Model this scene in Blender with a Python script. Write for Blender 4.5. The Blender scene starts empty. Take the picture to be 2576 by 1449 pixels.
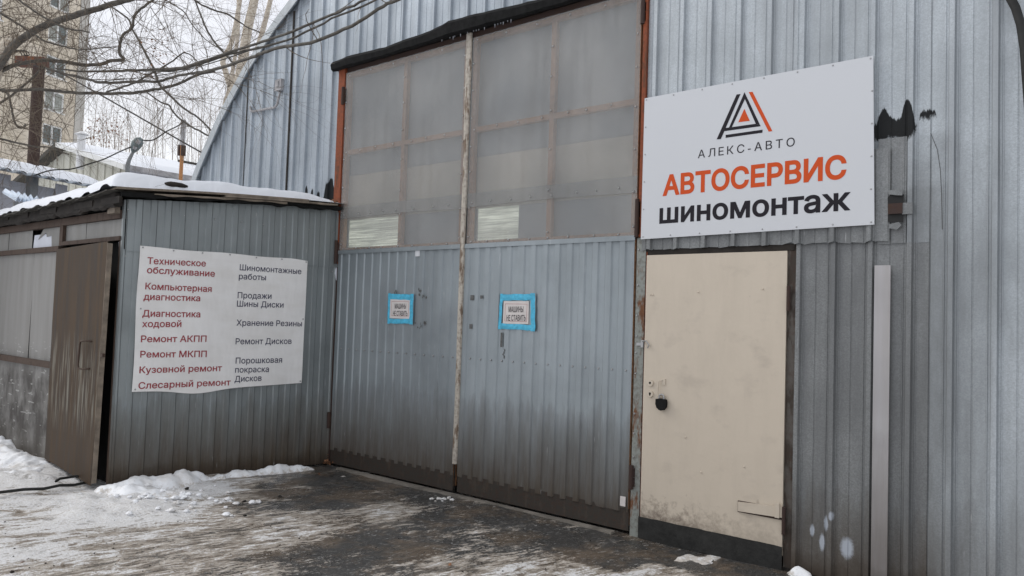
import bpy, math, random
import numpy as np
from mathutils import Vector, noise as mnoise
from mathutils.geometry import delaunay_2d_cdt
S=bpy.context.scene; COL=S.collection
R=math.radians
# ------------------------------------------------------------------ camera
YAW,PITCH,ROLL=R(39.37),R(2.45),R(1.89)
CAM=Vector((0,-4.91,1.5)); FPX=1930.0
fw=Vector((-math.sin(YAW)*math.cos(PITCH),math.cos(YAW)*math.cos(PITCH),math.sin(PITCH)))
rt=Vector((math.cos(YAW),math.sin(YAW),0)); up=rt.cross(fw)
rr=rt*math.cos(ROLL)+up*math.sin(ROLL); uu=up*math.cos(ROLL)-rt*math.sin(ROLL)
cd=bpy.data.cameras.new('camera'); cam=bpy.data.objects.new('camera',cd); COL.objects.link(cam)
from mathutils import Matrix
m3=Matrix((rr,uu,-fw)).transposed(); cam.matrix_world=Matrix.Translation(CAM)@m3.to_4x4()
cd.sensor_width=36; cd.lens=FPX/2576*36; cd.clip_end=3000; cd.clip_start=.05
S.camera=cam
# ------------------------------------------------------------------ world
SUN_EL,SUN_AZ=R(38),R(247)
W=bpy.data.worlds.new('World'); S.world=W; W.use_nodes=True
wn=W.node_tree.nodes; wl=W.node_tree.links
bg=wn['Background']; bg.inputs[1].default_value=0.1
sky=wn.new('ShaderNodeTexSky'); sky.sky_type='NISHITA'; sky.sun_disc=False; sky.sun_elevation=SUN_EL; sky.sun_rotation=SUN_AZ; sky.dust_density=3
tc=wn.new('ShaderNodeTexCoord'); nz=wn.new('ShaderNodeTexNoise'); nz.inputs['Scale'].default_value=2.2; nz.inputs['Detail'].default_value=5
wl.new(tc.outputs['Generated'],nz.inputs['Vector'])
cr=wn.new('ShaderNodeValToRGB'); cr.color_ramp.elements[0].position=.38; cr.color_ramp.elements[1].position=.6
cr.color_ramp.elements[0].color=(9.5,9.7,10.5,1); cr.color_ramp.elements[1].color=(10.6,10.8,11.1,1)
wl.new(nz.outputs['Fac'],cr.inputs['Fac'])
mx=wn.new('ShaderNodeMix'); mx.data_type='RGBA'; mx.inputs['Factor'].default_value=.92
wl.new(sky.outputs[0],mx.inputs['A']); wl.new(cr.outputs[0],mx.inputs['B']); wl.new(mx.outputs['Result'],bg.inputs[0])
sl=bpy.data.lights.new('sun','SUN'); sl.energy=1.1; sl.angle=R(24); sl.color=(1,.97,.93)
so=bpy.data.objects.new('sun',sl); COL.objects.link(so)
so.rotation_euler=Vector((math.sin(SUN_AZ)*math.cos(SUN_EL),math.cos(SUN_AZ)*math.cos(SUN_EL),math.sin(SUN_EL))).to_track_quat('Z','Y').to_euler()
S.view_settings.view_transform='Standard'; S.view_settings.look='None'; S.view_settings.exposure=0; S.view_settings.gamma=1; S.view_settings.use_curve_mapping=False
S.render.engine='CYCLES'; S.cycles.max_bounces=6; S.cycles.transparent_max_bounces=12
# ------------------------------------------------------------------ calibration: turns a pixel of the measured photo (2576 wide) into a point
def ray(px,py): return fw+rr*((px-1288)/FPX)-uu*((py-724.5)/FPX)
def at(px,py,depth): return CAM+ray(px,py)*depth
def hit(px,py,P0,n):
    d=ray(px,py); return CAM+d*((Vector(P0)-CAM).dot(Vector(n))/d.dot(Vector(n)))
def onz(px,py,z=0): return hit(px,py,(0,0,z),(0,0,1))
def fac(px,py,y=0): return hit(px,py,(0,y,0),(0,1,0))
C1=Vector((-6.68,-1.99,0)); C2=Vector((-6.35,0.03,0)); U=(C2-C1).normalized(); N=Vector((U.y,-U.x,0))
# ------------------------------------------------------------------ objects
ORG={}
def tag(o,label=None,cat=None,group=None,kind=None):
    if label: o['label']=label
    if cat: o['category']=cat
    if group: o['group']=group
    if kind: o['kind']=kind
    return o
def thing(name,label,cat,loc=(0,0,0),group=None):
    o=bpy.data.objects.new(name,None); COL.objects.link(o); o.location=loc; o.empty_display_size=.2
    ORG[o.name]=Vector(loc); return tag(o,label,cat,group)
def link(name,me,parent=None,mat=None,smooth=False):
    o=bpy.data.objects.new(name,me); COL.objects.link(o)
    if mat is not None and not me.materials: me.materials.append(mat)
    if parent is not None: o.parent=parent; ORG[o.name]=ORG[parent.name]
    else: ORG[o.name]=Vector((0,0,0))
    if smooth:
        for p in me.polygons: p.use_smooth=True
    return o
class MB:
    def __init__(s): s.v=[];s.f=[]
    def add(s,vs,fs):
        b=len(s.v); s.v+=[tuple(v) for v in vs]; s.f+=[tuple(i+b for i in f) for f in fs]; return s
    def box(s,a,b,fr=None):
        (x0,y0,z0),(x1,y1,z1)=a,b
        vs=[(x,y,z) for z in (z0,z1) for y in (y0,y1) for x in (x0,x1)]
        if fr: vs=[fr(*v) for v in vs]
        return s.add(vs,[(0,2,3,1),(4,5,7,6),(0,1,5,4),(2,6,7,3),(0,4,6,2),(1,3,7,5)])
    def beam(s,p,q,w,h,upv=(0,0,1)):
        p=Vector(p);q=Vector(q);d=(q-p).normalized();u=Vector(upv);sd=d.cross(u)
        if sd.length<1e-3: sd=d.cross(Vector((1,0,0)))
        sd.normalize();u=sd.cross(d)
        vs=[c+sd*(a*w/2)+u*(b*h/2) for c in (p,q) for a,b in ((-1,-1),(1,-1),(1,1),(-1,1))]
        return s.add(vs,[(0,3,2,1),(4,5,6,7),(0,1,5,4),(1,2,6,5),(2,3,7,6),(3,0,4,7)])
    def tube(s,pts,rad,n=6,cap=True):
        pts=[Vector(p) for p in pts]; k=len(pts)
        if not hasattr(rad,'__len__'): rad=[rad]*k
        b=len(s.v); ref=None
        for i,p in enumerate(pts):
            d=(pts[min(i+1,k-1)]-pts[max(i-1,0)])
            if d.length<1e-9: d=Vector((0,0,1))
            d.normalize()
            if ref is None: ref=d.orthogonal().normalized()
            ref=(ref-d*ref.dot(d)); ref.normalize(); bb=d.cross(ref)
            for j in range(n):
                a=2*math.pi*j/n; s.v.append(tuple(p+(ref*math.cos(a)+bb*math.sin(a))*rad[i]))
        for i in range(k-1):
            for j in range(n):
                s.f.append((b+i*n+j,b+i*n+(j+1)%n,b+(i+1)*n+(j+1)%n,b+(i+1)*n+j))
        if cap: s.f.append(tuple(b+j for j in range(n))[::-1]); s.f.append(tuple(b+(k-1)*n+j for j in range(n)))
        return s
    def cyl(s,p,q,r,n=12): return s.tube([p,q],r,n)
    def prism(s,poly,fr,t0,t1):
        """poly in (a,b), fr(a,out,b)"""
        n=len(poly); vs=[fr(a,t0,b) for a,b in poly]+[fr(a,t1,b) for a,b in poly]
        return s.add(vs,[tuple(range(n))[::-1],tuple(range(n,2*n))]+[(i,(i+1)%n,n+(i+1)%n,n+i) for i in range(n)])
    def build(s,name,mat,parent=None,smooth=False):
        me=bpy.data.meshes.new(name); o=ORG[parent.name] if parent is not None else Vector((0,0,0))
        me.from_pydata([(x-o.x,y-o.y,z-o.z) for x,y,z in s.v],[],s.f); me.update()
        return link(name,me,parent,mat,smooth)
def FA(s,out,z): return (s,-out,z)                      # facade frame: along, outwards, up
def FS(s,out,z): p=C1+U*s+N*out; return (p.x,p.y,z)      # shed front wall
def FD(s,out,z): return (s,-1.99-out,z)                  # shed side wall
# ------------------------------------------------------------------ materials
class Mt:
    def __init__(s,name,col=(.5,.5,.5),rough=.6,metal=0.,spec=.5):
        s.m=bpy.data.materials.new(name); s.m.use_nodes=True; s.nt=s.m.node_tree; s.b=s.nt.nodes['Principled BSDF']
        s.set('Base Color',col); s.set('Roughness',rough); s.set('Metallic',metal); s.set('Specular IOR Level',spec); s._p=None
    def nd(s,t): return s.nt.nodes.new(t)
    def ln(s,a,b): s.nt.links.new(a,b)
    def put(s,sock,v):
        if isinstance(v,bpy.types.NodeSocket): s.ln(v,sock)
        elif isinstance(v,(tuple,list)) and len(v)==3 and sock.type=='RGBA': sock.default_value=(*v,1)
        else: sock.default_value=v
    def set(s,k,v): s.put(s.b.inputs[k],v)
    def pos(s,sx=1,sy=1,sz=1):
        if s._p is None: s._p=s.nd('ShaderNodeNewGeometry').outputs['Position']
        if (sx,sy,sz)==(1,1,1): return s._p
        n=s.nd('ShaderNodeVectorMath'); n.operation='MULTIPLY'; s.ln(s._p,n.inputs[0]); n.inputs[1].default_value=(sx,sy,sz); return n.outputs[0]
    def z(s):
        n=s.nd('ShaderNodeSeparateXYZ'); s.ln(s.pos(),n.inputs[0]); return n.outputs
    def noise(s,v,scale,detail=4,rough=.55,dist=0):
        n=s.nd('ShaderNodeTexNoise'); s.ln(v,n.inputs['Vector']); n.inputs['Scale'].default_value=scale; n.inputs['Detail'].default_value=detail; n.inputs['Roughness'].default_value=rough; n.inputs['Distortion'].default_value=dist; return n.outputs['Fac']
    def vor(s,v,scale,out='Color'):
        n=s.nd('ShaderNodeTexVoronoi'); s.ln(v,n.inputs['Vector']); n.inputs['Scale'].default_value=scale; return n.outputs[out]
    def math(s,op,a,b=0.,c=None,clamp=False):
        n=s.nd('ShaderNodeMath'); n.operation=op; n.use_clamp=clamp; s.put(n.inputs[0],a); s.put(n.inputs[1],b)
        if c is not None: s.put(n.inputs[2],c)
        return n.outputs[0]
    def rng(s,v,a,b,c=0.,d=1.):
        n=s.nd('ShaderNodeMapRange'); s.put(n.inputs[0],v); n.inputs[1].default_value=a; n.inputs[2].default_value=b; n.inputs[3].default_value=c; n.inputs[4].default_value=d; return n.outputs[0]
    def mix(s,f,a,b,mode='MIX'):
        n=s.nd('ShaderNodeMix'); n.data_type='RGBA'; n.blend_type=mode; s.put(n.inputs['Factor'],f); s.put(n.inputs['A'],a); s.put(n.inputs['B'],b); return n.outputs['Result']
    def bump(s,h,st=.3,dist=.01):
        n=s.nd('ShaderNodeBump'); n.inputs['Strength'].default_value=st; n.inputs['Distance'].default_value=dist; s.ln(h,n.inputs['Height']); s.ln(n.outputs[0],s.b.inputs['Normal'])
def m_zinc(name,base,streak=(.30,.33,.36),dirt=.5,metal=.5,rough=.45,spangle=.12,dark=0.,zd=.45,edge=None,tar=None,blobs=None):
    m=Mt(name,base,rough,metal); p=m.pos()
    v=m.vor(p,150); sp=m.nd('ShaderNodeSeparateColor'); m.ln(v,sp.inputs[0])
    k=m.rng(sp.outputs[0],0,1,1-spangle,1+spangle)
    hs=m.nd('ShaderNodeHueSaturation'); m.put(hs.inputs['Color'],base); m.ln(k,hs.inputs['Value']); c=hs.outputs[0]
    st=m.noise(m.pos(9,9,.45),1,5,.65); c=m.mix(m.rng(st,.42,.72,0,.75),c,streak)
    bl=m.noise(p,1.1,4,.6); c=m.mix(m.rng(bl,.45,.68,0,.6),c,tuple(x*.62 for x in base))
    wb=m.noise(m.pos(14,14,1.4),1.7,4,.7); c=m.mix(m.rng(wb,.66,.74,0,.3),c,(.62,.64,.66))
    if dark: 
        dk=m.noise(m.pos(3,3,.7),1.3,5,.65); c=m.mix(m.rng(dk,.35,.65,dark*.3,dark),c,(.085,.088,.092))
    if edge:
        xe=m.math('ADD',m.z()[0],m.rng(m.noise(m.pos(3,3,.6),1.5,5,.7),.3,.7,-.18,.18)); zl=m.rng(m.math('ADD',m.z()[2],m.rng(m.noise(p,3,4),.3,.7,-.2,.2)),2.75,2.35,0,1)
        c=m.mix(m.math('MULTIPLY',m.math('MULTIPLY',m.rng(xe,edge[1],edge[0],0,.8),zl),.9),c,(.14,.145,.145))
    z=m.z()[2]
    zz=m.math('ADD',z,m.rng(m.noise(m.pos(9,9,1.2),1,5,.7),.2,.8,-.22,.22))
    df=m.math('POWER',m.rng(zz,0,zd,1,0),.65); c=m.mix(m.math('MULTIPLY',df,dirt),c,(.070,.050,.032))
    zz2=m.math('ADD',z,m.rng(m.noise(m.pos(5,5,5),1,4,.7),.2,.8,-.1,.1))
    c=m.mix(m.rng(zz2,0,.16,dirt,0),c,(.055,.042,.032))
    sc=m.noise(m.pos(60,60,5),1,2,.5); c=m.mix(m.rng(sc,.74,.8,0,.5),c,(.6,.6,.6))
    if blobs:
        nb_=m.rng(m.noise(p,60,3,.7),.3,.7,-.14,.14); tot=None; xz=m.z()
        for cx_,cz_,a_,b_ in blobs:
            d=m.math('SQRT',m.math('ADD',m.math('POWER',m.math('DIVIDE',m.math('SUBTRACT',xz[0],cx_),a_),2.),m.math('POWER',m.math('DIVIDE',m.math('SUBTRACT',xz[2],cz_),b_),2.)))
            k=m.rng(m.math('ADD',d,nb_),1.12,.62,0,1); tot=k if tot is None else m.math('MAXIMUM',tot,k)
        c=m.mix(m.math('MULTIPLY',tot,.85),c,(.46,.50,.56))
    if tar:
        x0,x1,zb,tops,bots,H_=tar; xz=m.z(); u=m.rng(xz[0],x0,x1,0,1)
        def curve(vals):
            r=m.nd('ShaderNodeFloatCurve'); cu=r.mapping.curves[0]
            for i,v in enumerate(vals):
                if i==0: cu.points[0].location=(0,v)
                elif i==len(vals)-1: cu.points[-1].location=(1,v)
                else: cu.points.new(i/(len(vals)-1),v)
            r.mapping.update(); m.ln(u,r.inputs['Value']); return r.outputs['Value']
        stn=m.rng(m.noise(m.pos(70,70,9),1,4,.75),.25,.75,-.07,.07); st2=m.rng(m.noise(m.pos(45,45,20),1,4,.75),.25,.75,-.10,.10)
        zz_=m.math('DIVIDE',m.math('SUBTRACT',xz[2],zb),H_)
        a=m.rng(m.math('SUBTRACT',m.math('ADD',curve(tops),stn),zz_),-.01,.03,0,1); b=m.rng(m.math('SUBTRACT',zz_,m.math('ADD',curve(bots),st2)),-.03,.06,0,1)
        ins=m.math('MULTIPLY',m.math('GREATER_THAN',xz[0],x0),m.math('LESS_THAN',xz[0],x1)); msk=m.math('MULTIPLY',m.math('MULTIPLY',a,b),ins)
        c=m.mix(m.math('MULTIPLY',msk,.97),c,(.012,.012,.012)); df=m.math('MAXIMUM',df,msk)
    m.set('Base Color',c); m.set('Metallic',m.rng(df,0,.8,metal,0.)); m.set('Specular IOR Level',m.rng(df,0,.8,.5,.12))
    m.set('Roughness',m.math('ADD',m.rng(bl,.3,.7,rough-.08,rough+.14),m.math('MULTIPLY',df,.45),clamp=True))
    m.bump(m.noise(p,1.6,3,.5),.25,.03)
    return m.m
def m_simple(name,col,rough=.6,metal=0,var=.2,sc=8,spec=.4,bump=0):
    m=Mt(name,col,rough,metal,spec); n=m.noise(m.pos(),sc,5,.6)
    m.set('Base Color',m.mix(m.rng(n,.3,.7,0,1),tuple(x*(1-var) for x in col),tuple(min(1,x*(1+var)) for x in col)))
    if bump: m.bump(m.noise(m.pos(),sc*3,4),bump,.01)
    return m.m
def m_rust(name,paint,amount=.5,rust=(.20,.065,.025),rough=.75):
    m=Mt(name,paint,rough,0,.3); n=m.noise(m.pos(6,6,1.6),2.2,6,.7); f=m.noise(m.pos(),40,4,.6)
    c=m.mix(m.rng(n,.62-amount*.3,.70-amount*.3,0,1),paint,rust); c=m.mix(m.rng(f,.45,.75,0,.6),c,(.06,.03,.02))
    m.set('Base Color',c); m.bump(f,.3,.004); return m.m
M={}
M['zinc_hi']=m_zinc('galvanised_wall',(.385,.43,.475),(.255,.285,.315),.6,.42,.46,.13,tar=(-6.98,-6.44,2.60,(.40,.55,.85,.62,.3,.62,.75,.35,.30,.55,.62,.40,.2,.35,.7,.95,.85,1.0,1.0,.8,.6),(.0,)*21,.32))
M['zinc_hi2']=m_zinc('galvanised_wall_spangled',(.44,.475,.50),(.30,.32,.335),.5,.42,.44,.13,zd=.55,edge=(-1.0,-.48),tar=(-1.26,-.90,2.63,(.30,.38,.50,.66,.72,.66,.54,.50,.46,.50,.74,.84,.78,.56,.30,.56,.58,.58,.56,.54,.0),(.04,.05,.06,.04,.02,.06,.08,.06,.08,.06,.0,.0,.04,.1,.25,.38,.40,.38,.40,.40,.5),.30))
M['zinc_old']=m_zinc('galvanised_weathered',(.26,.27,.27),(.15,.155,.158),.75,.25,.5,.2,.5,.55,blobs=((-1.365,.205,.040,.066),(-1.485,.33,.016,.048),(-1.51,.21,.018,.055),(-1.57,.27,.015,.038),(-1.455,.38,.014,.03)))
M['zinc_gate']=m_zinc('zinc_gate_sheet',(.30,.335,.355),(.24,.27,.285),.97,.45,.36,.02,zd=.85)
M['zinc_shed']=m_zinc('zinc_shed_sheet',(.255,.28,.285),(.20,.22,.225),.95,.4,.38,.02,zd=.7)
M['zinc_flat']=m_zinc('flat_tin_panel',(.27,.265,.25),(.2,.19,.175),.7,.15,.55,.05,.25,.5)
M['rust_red']=m_rust('rust_red_steel',(.24,.062,.025),.25,(.13,.05,.025))
M['rust_dark']=m_rust('dark_rusty_steel',(.048,.03,.026),.45,(.05,.03,.022))
M['post_paint']=m_rust('peeling_grey_green_paint',(.25,.265,.245),.30,(.15,.065,.03))
M['kick']=m_rust('dirty_kick_plate',(.042,.036,.03),.3,(.06,.048,.038),.7)
M['bar']=m_rust('rusty_bar_behind_plastic',(.46,.25,.14),.3,(.36,.21,.12))
M['tar']=m_simple('black_tar',(.012,.012,.012),.85,0,.4,20,.15)
M['rubber']=m_simple('black_rubber',(.018,.018,.017),.7,0,.5,14,bump=.3)
M['strip']=m_rust('weathered_cover_strip',(.48,.44,.38),.25,(.20,.15,.11))
M['screw']=Mt('screw_zinc',(.38,.38,.38),.4,.7).m
M['white']=Mt('sign_white',(.57,.585,.61),.4,0,.5).m
M['ink']=Mt('black_print',(.014,.012,.017),.6,0,.2).m
M['orange']=Mt('orange_print',(.56,.075,.014),.6,0,.2).m
M['maroon']=Mt('maroon_print',(.30,.035,.045),.6).m
M['navy']=Mt('navy_print',(.045,.045,.085),.6).m
M['tape']=m_simple('blue_tape',(.07,.42,.62),.35,0,.25,30,bump=.25)
M['paper']=m_simple('notice_paper',(.62,.58,.56),.7,0,.06,12)
M['dark']=m_simple('dark_timber',(.022,.018,.015),.85,0,.5,9)
M['plank']=m_simple('weathered_plank',(.20,.165,.13),.85,0,.35,11,bump=.4)
M['slate']=m_simple('old_slate_edge',(.06,.056,.048),.9,0,.6,16,bump=.6)
M['beam_brown']=m_rust('brown_rail',(.075,.052,.04),.3,(.05,.033,.025))
M['foam']=m_simple('white_foam',(.62,.64,.70),.8,0,.08,6)
M['void']=Mt('unlit_interior',(.02,.02,.02),.9).m
M['batten']=m_zinc('grimy_batten',(.42,.41,.42),(.30,.28,.26),.6,0,.7,.0,.0,.9)
M['whitestrip']=m_simple('scuffed_white_batten',(.36,.35,.355),.7,0,.35,4,bump=.1)
def vinyl():
    m=Mt('banner_vinyl',(.62,.61,.60),.5,0,.35); n=m.noise(m.pos(2,2,5),1.5,4)
    m.set('Base Color',m.mix(m.rng(n,.4,.7,0,.5),(.80,.79,.78),(.68,.66,.63))); m.bump(m.noise(m.pos(2.5,2.5,1.2),1.6,3,.5),.5,.03); return m.m
M['vinyl']=vinyl()
def cream():
    m=Mt('cream_door_paint',(.46,.40,.33),.45,0,.4); z=m.z()[2]; n=m.noise(m.pos(5,5,1),2,5,.7); f=m.noise(m.pos(),22,5,.7)
    c=m.mix(m.rng(n,.45,.75,0,.35),(.56,.49,.40),(.46,.40,.325))
    zz=m.math('SUBTRACT',z,m.rng(f,.3,.7,0,.22)); c=m.mix(m.math('MULTIPLY',m.rng(zz,.0,.16,.8,0),m.rng(m.z()[0],-2.0,-2.5,.35,1)),c,(.12,.09,.07)); sm=m.noise(m.pos(2,2,3),2.2,4,.6); c=m.mix(m.rng(sm,.56,.72,0,.35),c,(.36,.31,.26))
    sp=m.noise(m.pos(),9,2); c=m.mix(m.rng(sp,.74,.8,0,.6),c,(.25,.2,.16))
    m.set('Base Color',c); m.bump(m.noise(m.pos(),5,3),.35,.012); return m.m
M['cream']=cream()
def browndoor():
    m=Mt('brown_door_paint',(.10,.075,.05),.7,0,.2); n=m.noise(m.pos(16,16,1.1),1,6,.7); z=m.z()[2]
    c=m.mix(m.rng(n,.4,.75,0,1),(.034,.022,.013),(.098,.062,.034))
    s=m.noise(m.pos(22,22,1.6),1.3,4,.6); band=m.math('MULTIPLY',m.rng(z,.35,.6,0,1),m.rng(z,1.3,1.0,0,1),clamp=True)
    c=m.mix(m.math('MULTIPLY',m.rng(s,.50,.66,0,.6),band),c,(.26,.25,.21)); m.set('Base Color',c); m.set('Roughness',m.rng(n,.3,.7,.45,.7)); return m.m
M['brown']=browndoor()
def dirtytin():
    m=Mt('sooty_tin_panel',(.25,.245,.235),.6,.1,.4); n=m.noise(m.pos(2.2,2.2,1.3),1.6,6,.65); z=m.z()[2]
    k=m.math('MULTIPLY',m.rng(n,.36,.58,0,.92),m.rng(z,1.1,.75,0,1))
    c=m.mix(m.rng(m.noise(m.pos(8,8,.6),1,4),.4,.7,0,.6),(.25,.245,.235),(.18,.172,.16)); c=m.mix(k,c,(.035,.03,.026))
    sn=m.noise(m.pos(2,2,9),3,3); c=m.mix(m.math('MULTIPLY',m.rng(sn,.62,.66,0,.5),m.rng(z,1.25,1.0,0,1)),c,(.5,.5,.48))
    c=m.mix(m.rng(z,.0,.35,.7,0),c,(.07,.058,.045)); m.set('Base Color',c); return m.m
M['dirtytin']=dirtytin()
def poly():
    m=Mt('milky_polycarbonate',(.27,.275,.27),.38,0,.4); nt=m.nt
    n=m.noise(m.pos(),1.3,3); v=m.noise(m.pos(1,1,60),1,2)
    c=m.mix(m.rng(n,.35,.65,0,1),(.34,.35,.35),(.47,.47,.455)); dr_=m.noise(m.pos(7,7,.5),1.4,5,.65); c=m.mix(m.rng(dr_,.5,.72,0,.5),c,(.25,.24,.22)); m.set('Base Color',c)
    tr=m.nd('ShaderNodeBsdfTransparent'); tr.inputs[0].default_value=(.94,.94,.94,1); mxs=m.nd('ShaderNodeMixShader')
    mxs.inputs[0].default_value=.31
    out=nt.nodes['Material Output']; m.ln(tr.outputs[0],mxs.inputs[1]); m.ln(m.b.outputs[0],mxs.inputs[2]); m.ln(mxs.outputs[0],out.inputs[0])
    m.bump(v,.08,.002); return m.m
M['poly']=poly()
M['back_up']=m_simple('grey_insulation_board',(.33,.345,.36),.8,0,.18,1.5)
M['back_low']=m_simple('beige_insulation_board',(.54,.50,.43),.8,0,.15,1.5)
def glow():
    m=Mt('glow_for_interior_light',(.4,.42,.38),.5); n=m.noise(m.pos(2,2,80),1.3,4,.7); w=m.noise(m.pos(1,1,3),2,2)
    m.set('Emission Color',m.mix(m.rng(n,.42,.62,0,1),(.25,.27,.23),(.9,.95,.8))); m.set('Emission Strength',m.rng(w,.35,.65,.55,1.05)); return m.m  # inside light and glimmer lines painted as emission, no lamp behind
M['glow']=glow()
def snow():
    m=Mt('snow',(.80,.82,.86),.6,0,.3); n=m.noise(m.pos(),14,5,.6); d=m.noise(m.pos(),3,4,.7)
    c=m.mix(m.rng(d,.48,.68,0,.5),(.84,.855,.88),(.55,.50,.44)); z_=m.z()[2]; e=m.math('ADD',z_,m.rng(m.noise(m.pos(),26,5,.7),.3,.7,-.05,.05)); c=m.mix(m.rng(e,-.015,.022,.7,0),c,(.42,.37,.31)); g_=m.noise(m.pos(),90,3,.6); c=m.mix(m.rng(g_,.66,.72,0,.6),c,(.2,.16,.12)); m.set('Base Color',c); m.set('Subsurface Weight',.0); m.bump(n,.5,.015); return m.m
M['snow']=snow()
def snowc():
    m=Mt('clean_roof_snow',(.82,.84,.88),.6,0,.3); m.bump(m.noise(m.pos(),9,4,.5),.3,.015); return m.m
M['snowroof']=snowc()
def bark(name,a,b):
    m=Mt(name,a,.85,0,.2); n=m.noise(m.pos(1,1,2.5),12,5,.7); m.set('Base Color',m.mix(m.rng(n,.4,.65,0,1),a,b)); m.bump(n,.5,.01); return m.m
M['bark']=bark('grey_bark',(.125,.115,.10),(.06,.054,.048))
M['bark_dark']=bark('dark_twig_bark',(.17,.135,.10),(.09,.07,.055))
M['birch']=bark('birch_bark',(.62,.56,.47),(.34,.27,.20))
M['twig_far']=bark('hazed_twig_bark',(.42,.37,.33),(.30,.26,.23))  # bark lightened, distance haze and sky glow put into the colour
def ground():
    m=Mt('icy_yard_ground',(.1,.1,.1),.6,0,.5); a=m.nd('ShaderNodeAttribute'); a.attribute_name='cover'; cov=a.outputs['Fac']
    # tyre streaks run into the gate, a little askew
    vr=m.nd('ShaderNodeVectorRotate'); vr.rotation_type='Z_AXIS'; vr.inputs['Angle'].default_value=R(14); m.ln(m.pos(),vr.inputs['Vector'])
    vm=m.nd('ShaderNodeVectorMath'); vm.operation='MULTIPLY'; m.ln(vr.outputs[0],vm.inputs[0]); vm.inputs[1].default_value=(2.6,.85,1); sv=vm.outputs[0]
    n1=m.noise(sv,2.0,9,.70,.6); n2=m.noise(sv,9,7,.72,.4); n3=m.noise(m.pos(),60,4,.7)
    h=m.math('ADD',m.math('MULTIPLY',n1,.55),m.math('ADD',m.math('MULTIPLY',n2,.40),m.math('MULTIPLY',n3,.22)))  # mean ~.585
    h=m.math('MULTIPLY_ADD',m.math('SUBTRACT',h,.585),1.75,.585)
    t=m.math('ADD',h,m.math('MULTIPLY',m.math('SUBTRACT',cov,.44),.72))
    wet=m.noise(m.pos(),1.2,4,.6)
    asph=m.mix(m.rng(n3,.35,.65,0,1),(.035,.034,.034),(.075,.072,.067))
    mud=m.mix(m.rng(n2,.35,.65,0,1),(.085,.064,.045),(.18,.14,.105))
    base=m.mix(m.rng(m.noise(m.pos(1,1,1),1.7,6,.7),.47,.58,0,1),asph,mud)
    base=m.mix(m.rng(cov,.35,.75,0,.85),base,m.mix(m.rng(n2,.4,.6,0,1),(.20,.165,.13),(.36,.315,.265)))
    ice=m.mix(m.rng(n2,.40,.60,0,1),(.20,.158,.118),(.56,.505,.44))
    c=m.mix(m.rng(t,.525,.60,0,.95),base,ice)
    c=m.mix(m.rng(t,.66,.76,0,.95),c,m.mix(m.rng(n3,.35,.65,0,1),(.70,.68,.655),(.86,.87,.89)))
    fl=m.noise(sv,26,5,.75,.5); c=m.mix(m.math('MULTIPLY',m.rng(fl,.585,.64,0,.9),m.rng(cov,0,.25,.12,1)),c,(.66,.65,.63))
    dk=m.noise(m.pos(),6,6,.75); c=m.mix(m.rng(dk,.57,.66,0,.6),c,(.10,.078,.058))
    m.set('Base Color',c); m.set('Roughness',m.math('ADD',m.rng(wet,.42,.58,.12,.42),m.rng(t,.5,.65,0,.35)))
    m.bump(m.math('ADD',m.math('MULTIPLY',t,1.),m.math('MULTIPLY',n3,.35)),.7,.03); return m.m
M['ground']=ground()
# numpy value noise
def vnoise(x,y,seed=0):
    xi=np.floor(x).astype(np.int64); yi=np.floor(y).astype(np.int64); fx=x-xi; fy=y-yi; fx=fx*fx*(3-2*fx); fy=fy*fy*(3-2*fy)
    def h(a,b):
        n=(a*374761393+b*668265263+seed*1442695)&0xffffffff; n=((n^(n>>13))*1274126177)&0xffffffff; return ((n^(n>>16))&0xffff)/65535.
    return (h(xi,yi)*(1-fx)+h(xi+1,yi)*fx)*(1-fy)+(h(xi,yi+1)*(1-fx)+h(xi+1,yi+1)*fx)*fy
def fbm(x,y,oct=4,seed=0):
    s=0;a=.5
    for i in range(oct): s=s+a*vnoise(x*2**i,y*2**i,seed+i); a*=.5
    return s
# ================================================================== GROUND
def grid_mesh(name,X,Y,Z,mat,parent=None,attr=None,smooth=True):
    ny,nx=X.shape; v=np.stack([X,Y,Z],-1).reshape(-1,3)
    i=np.arange(ny*nx).reshape(ny,nx); f=np.stack([i[:-1,:-1],i[:-1,1:],i[1:,1:],i[1:,:-1]],-1).reshape(-1,4)
    me=bpy.data.meshes.new(name); me.vertices.add(len(v)); me.vertices.foreach_set('co',v.ravel()); me.loops.add(f.size); me.polygons.add(len(f))
    me.loops.foreach_set('vertex_index',f.ravel()); me.polygons.foreach_set('loop_start',np.arange(0,f.size,4)); me.update(calc_edges=True); me.validate()
    if attr is not None:
        a=me.attributes.new('cover','FLOAT','POINT'); a.data.foreach_set('value',attr.ravel().astype(np.float32))
    return link(name,me,parent,mat,smooth)
ctrl=[(50,1180,.9),(250,1280,.78),(420,1300,.78),(150,1380,.7),(0,1430,.6),(100,1300,.6),(450,1380,.45),(300,1430,.5),(600,1330,.36),(600,1270,.33),(700,1230,.22),(750,1200,.1),(850,1200,.08),(800,1260,.06),
(900,1230,.18),(975,1300,.66),(1000,1280,.55),(900,1300,.35),(880,1370,.04),(750,1400,.2),(700,1425,.5),(650,1360,.58),(760,1330,.5),(1030,1370,.04),(1100,1300,.12),(1100,1250,.22),(1000,1210,.1),(1200,1330,.3),(1150,1360,.36),
(1300,1375,.36),(1250,1300,.14),(1400,1360,.12),(1500,1400,.12),(1560,1425,.05),(1450,1428,.55),(1300,1428,.6),(1100,1432,.52),(950,1442,.3),(850,1440,.08),(1640,1440,.72),(1590,1446,.72),(1700,1400,.02),(1850,1430,.02),(200,1340,.62),(350,1340,.58),(500,1310,.5),(530,1260,.6),(150,1235,.72),(20,1230,.75)]
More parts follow.
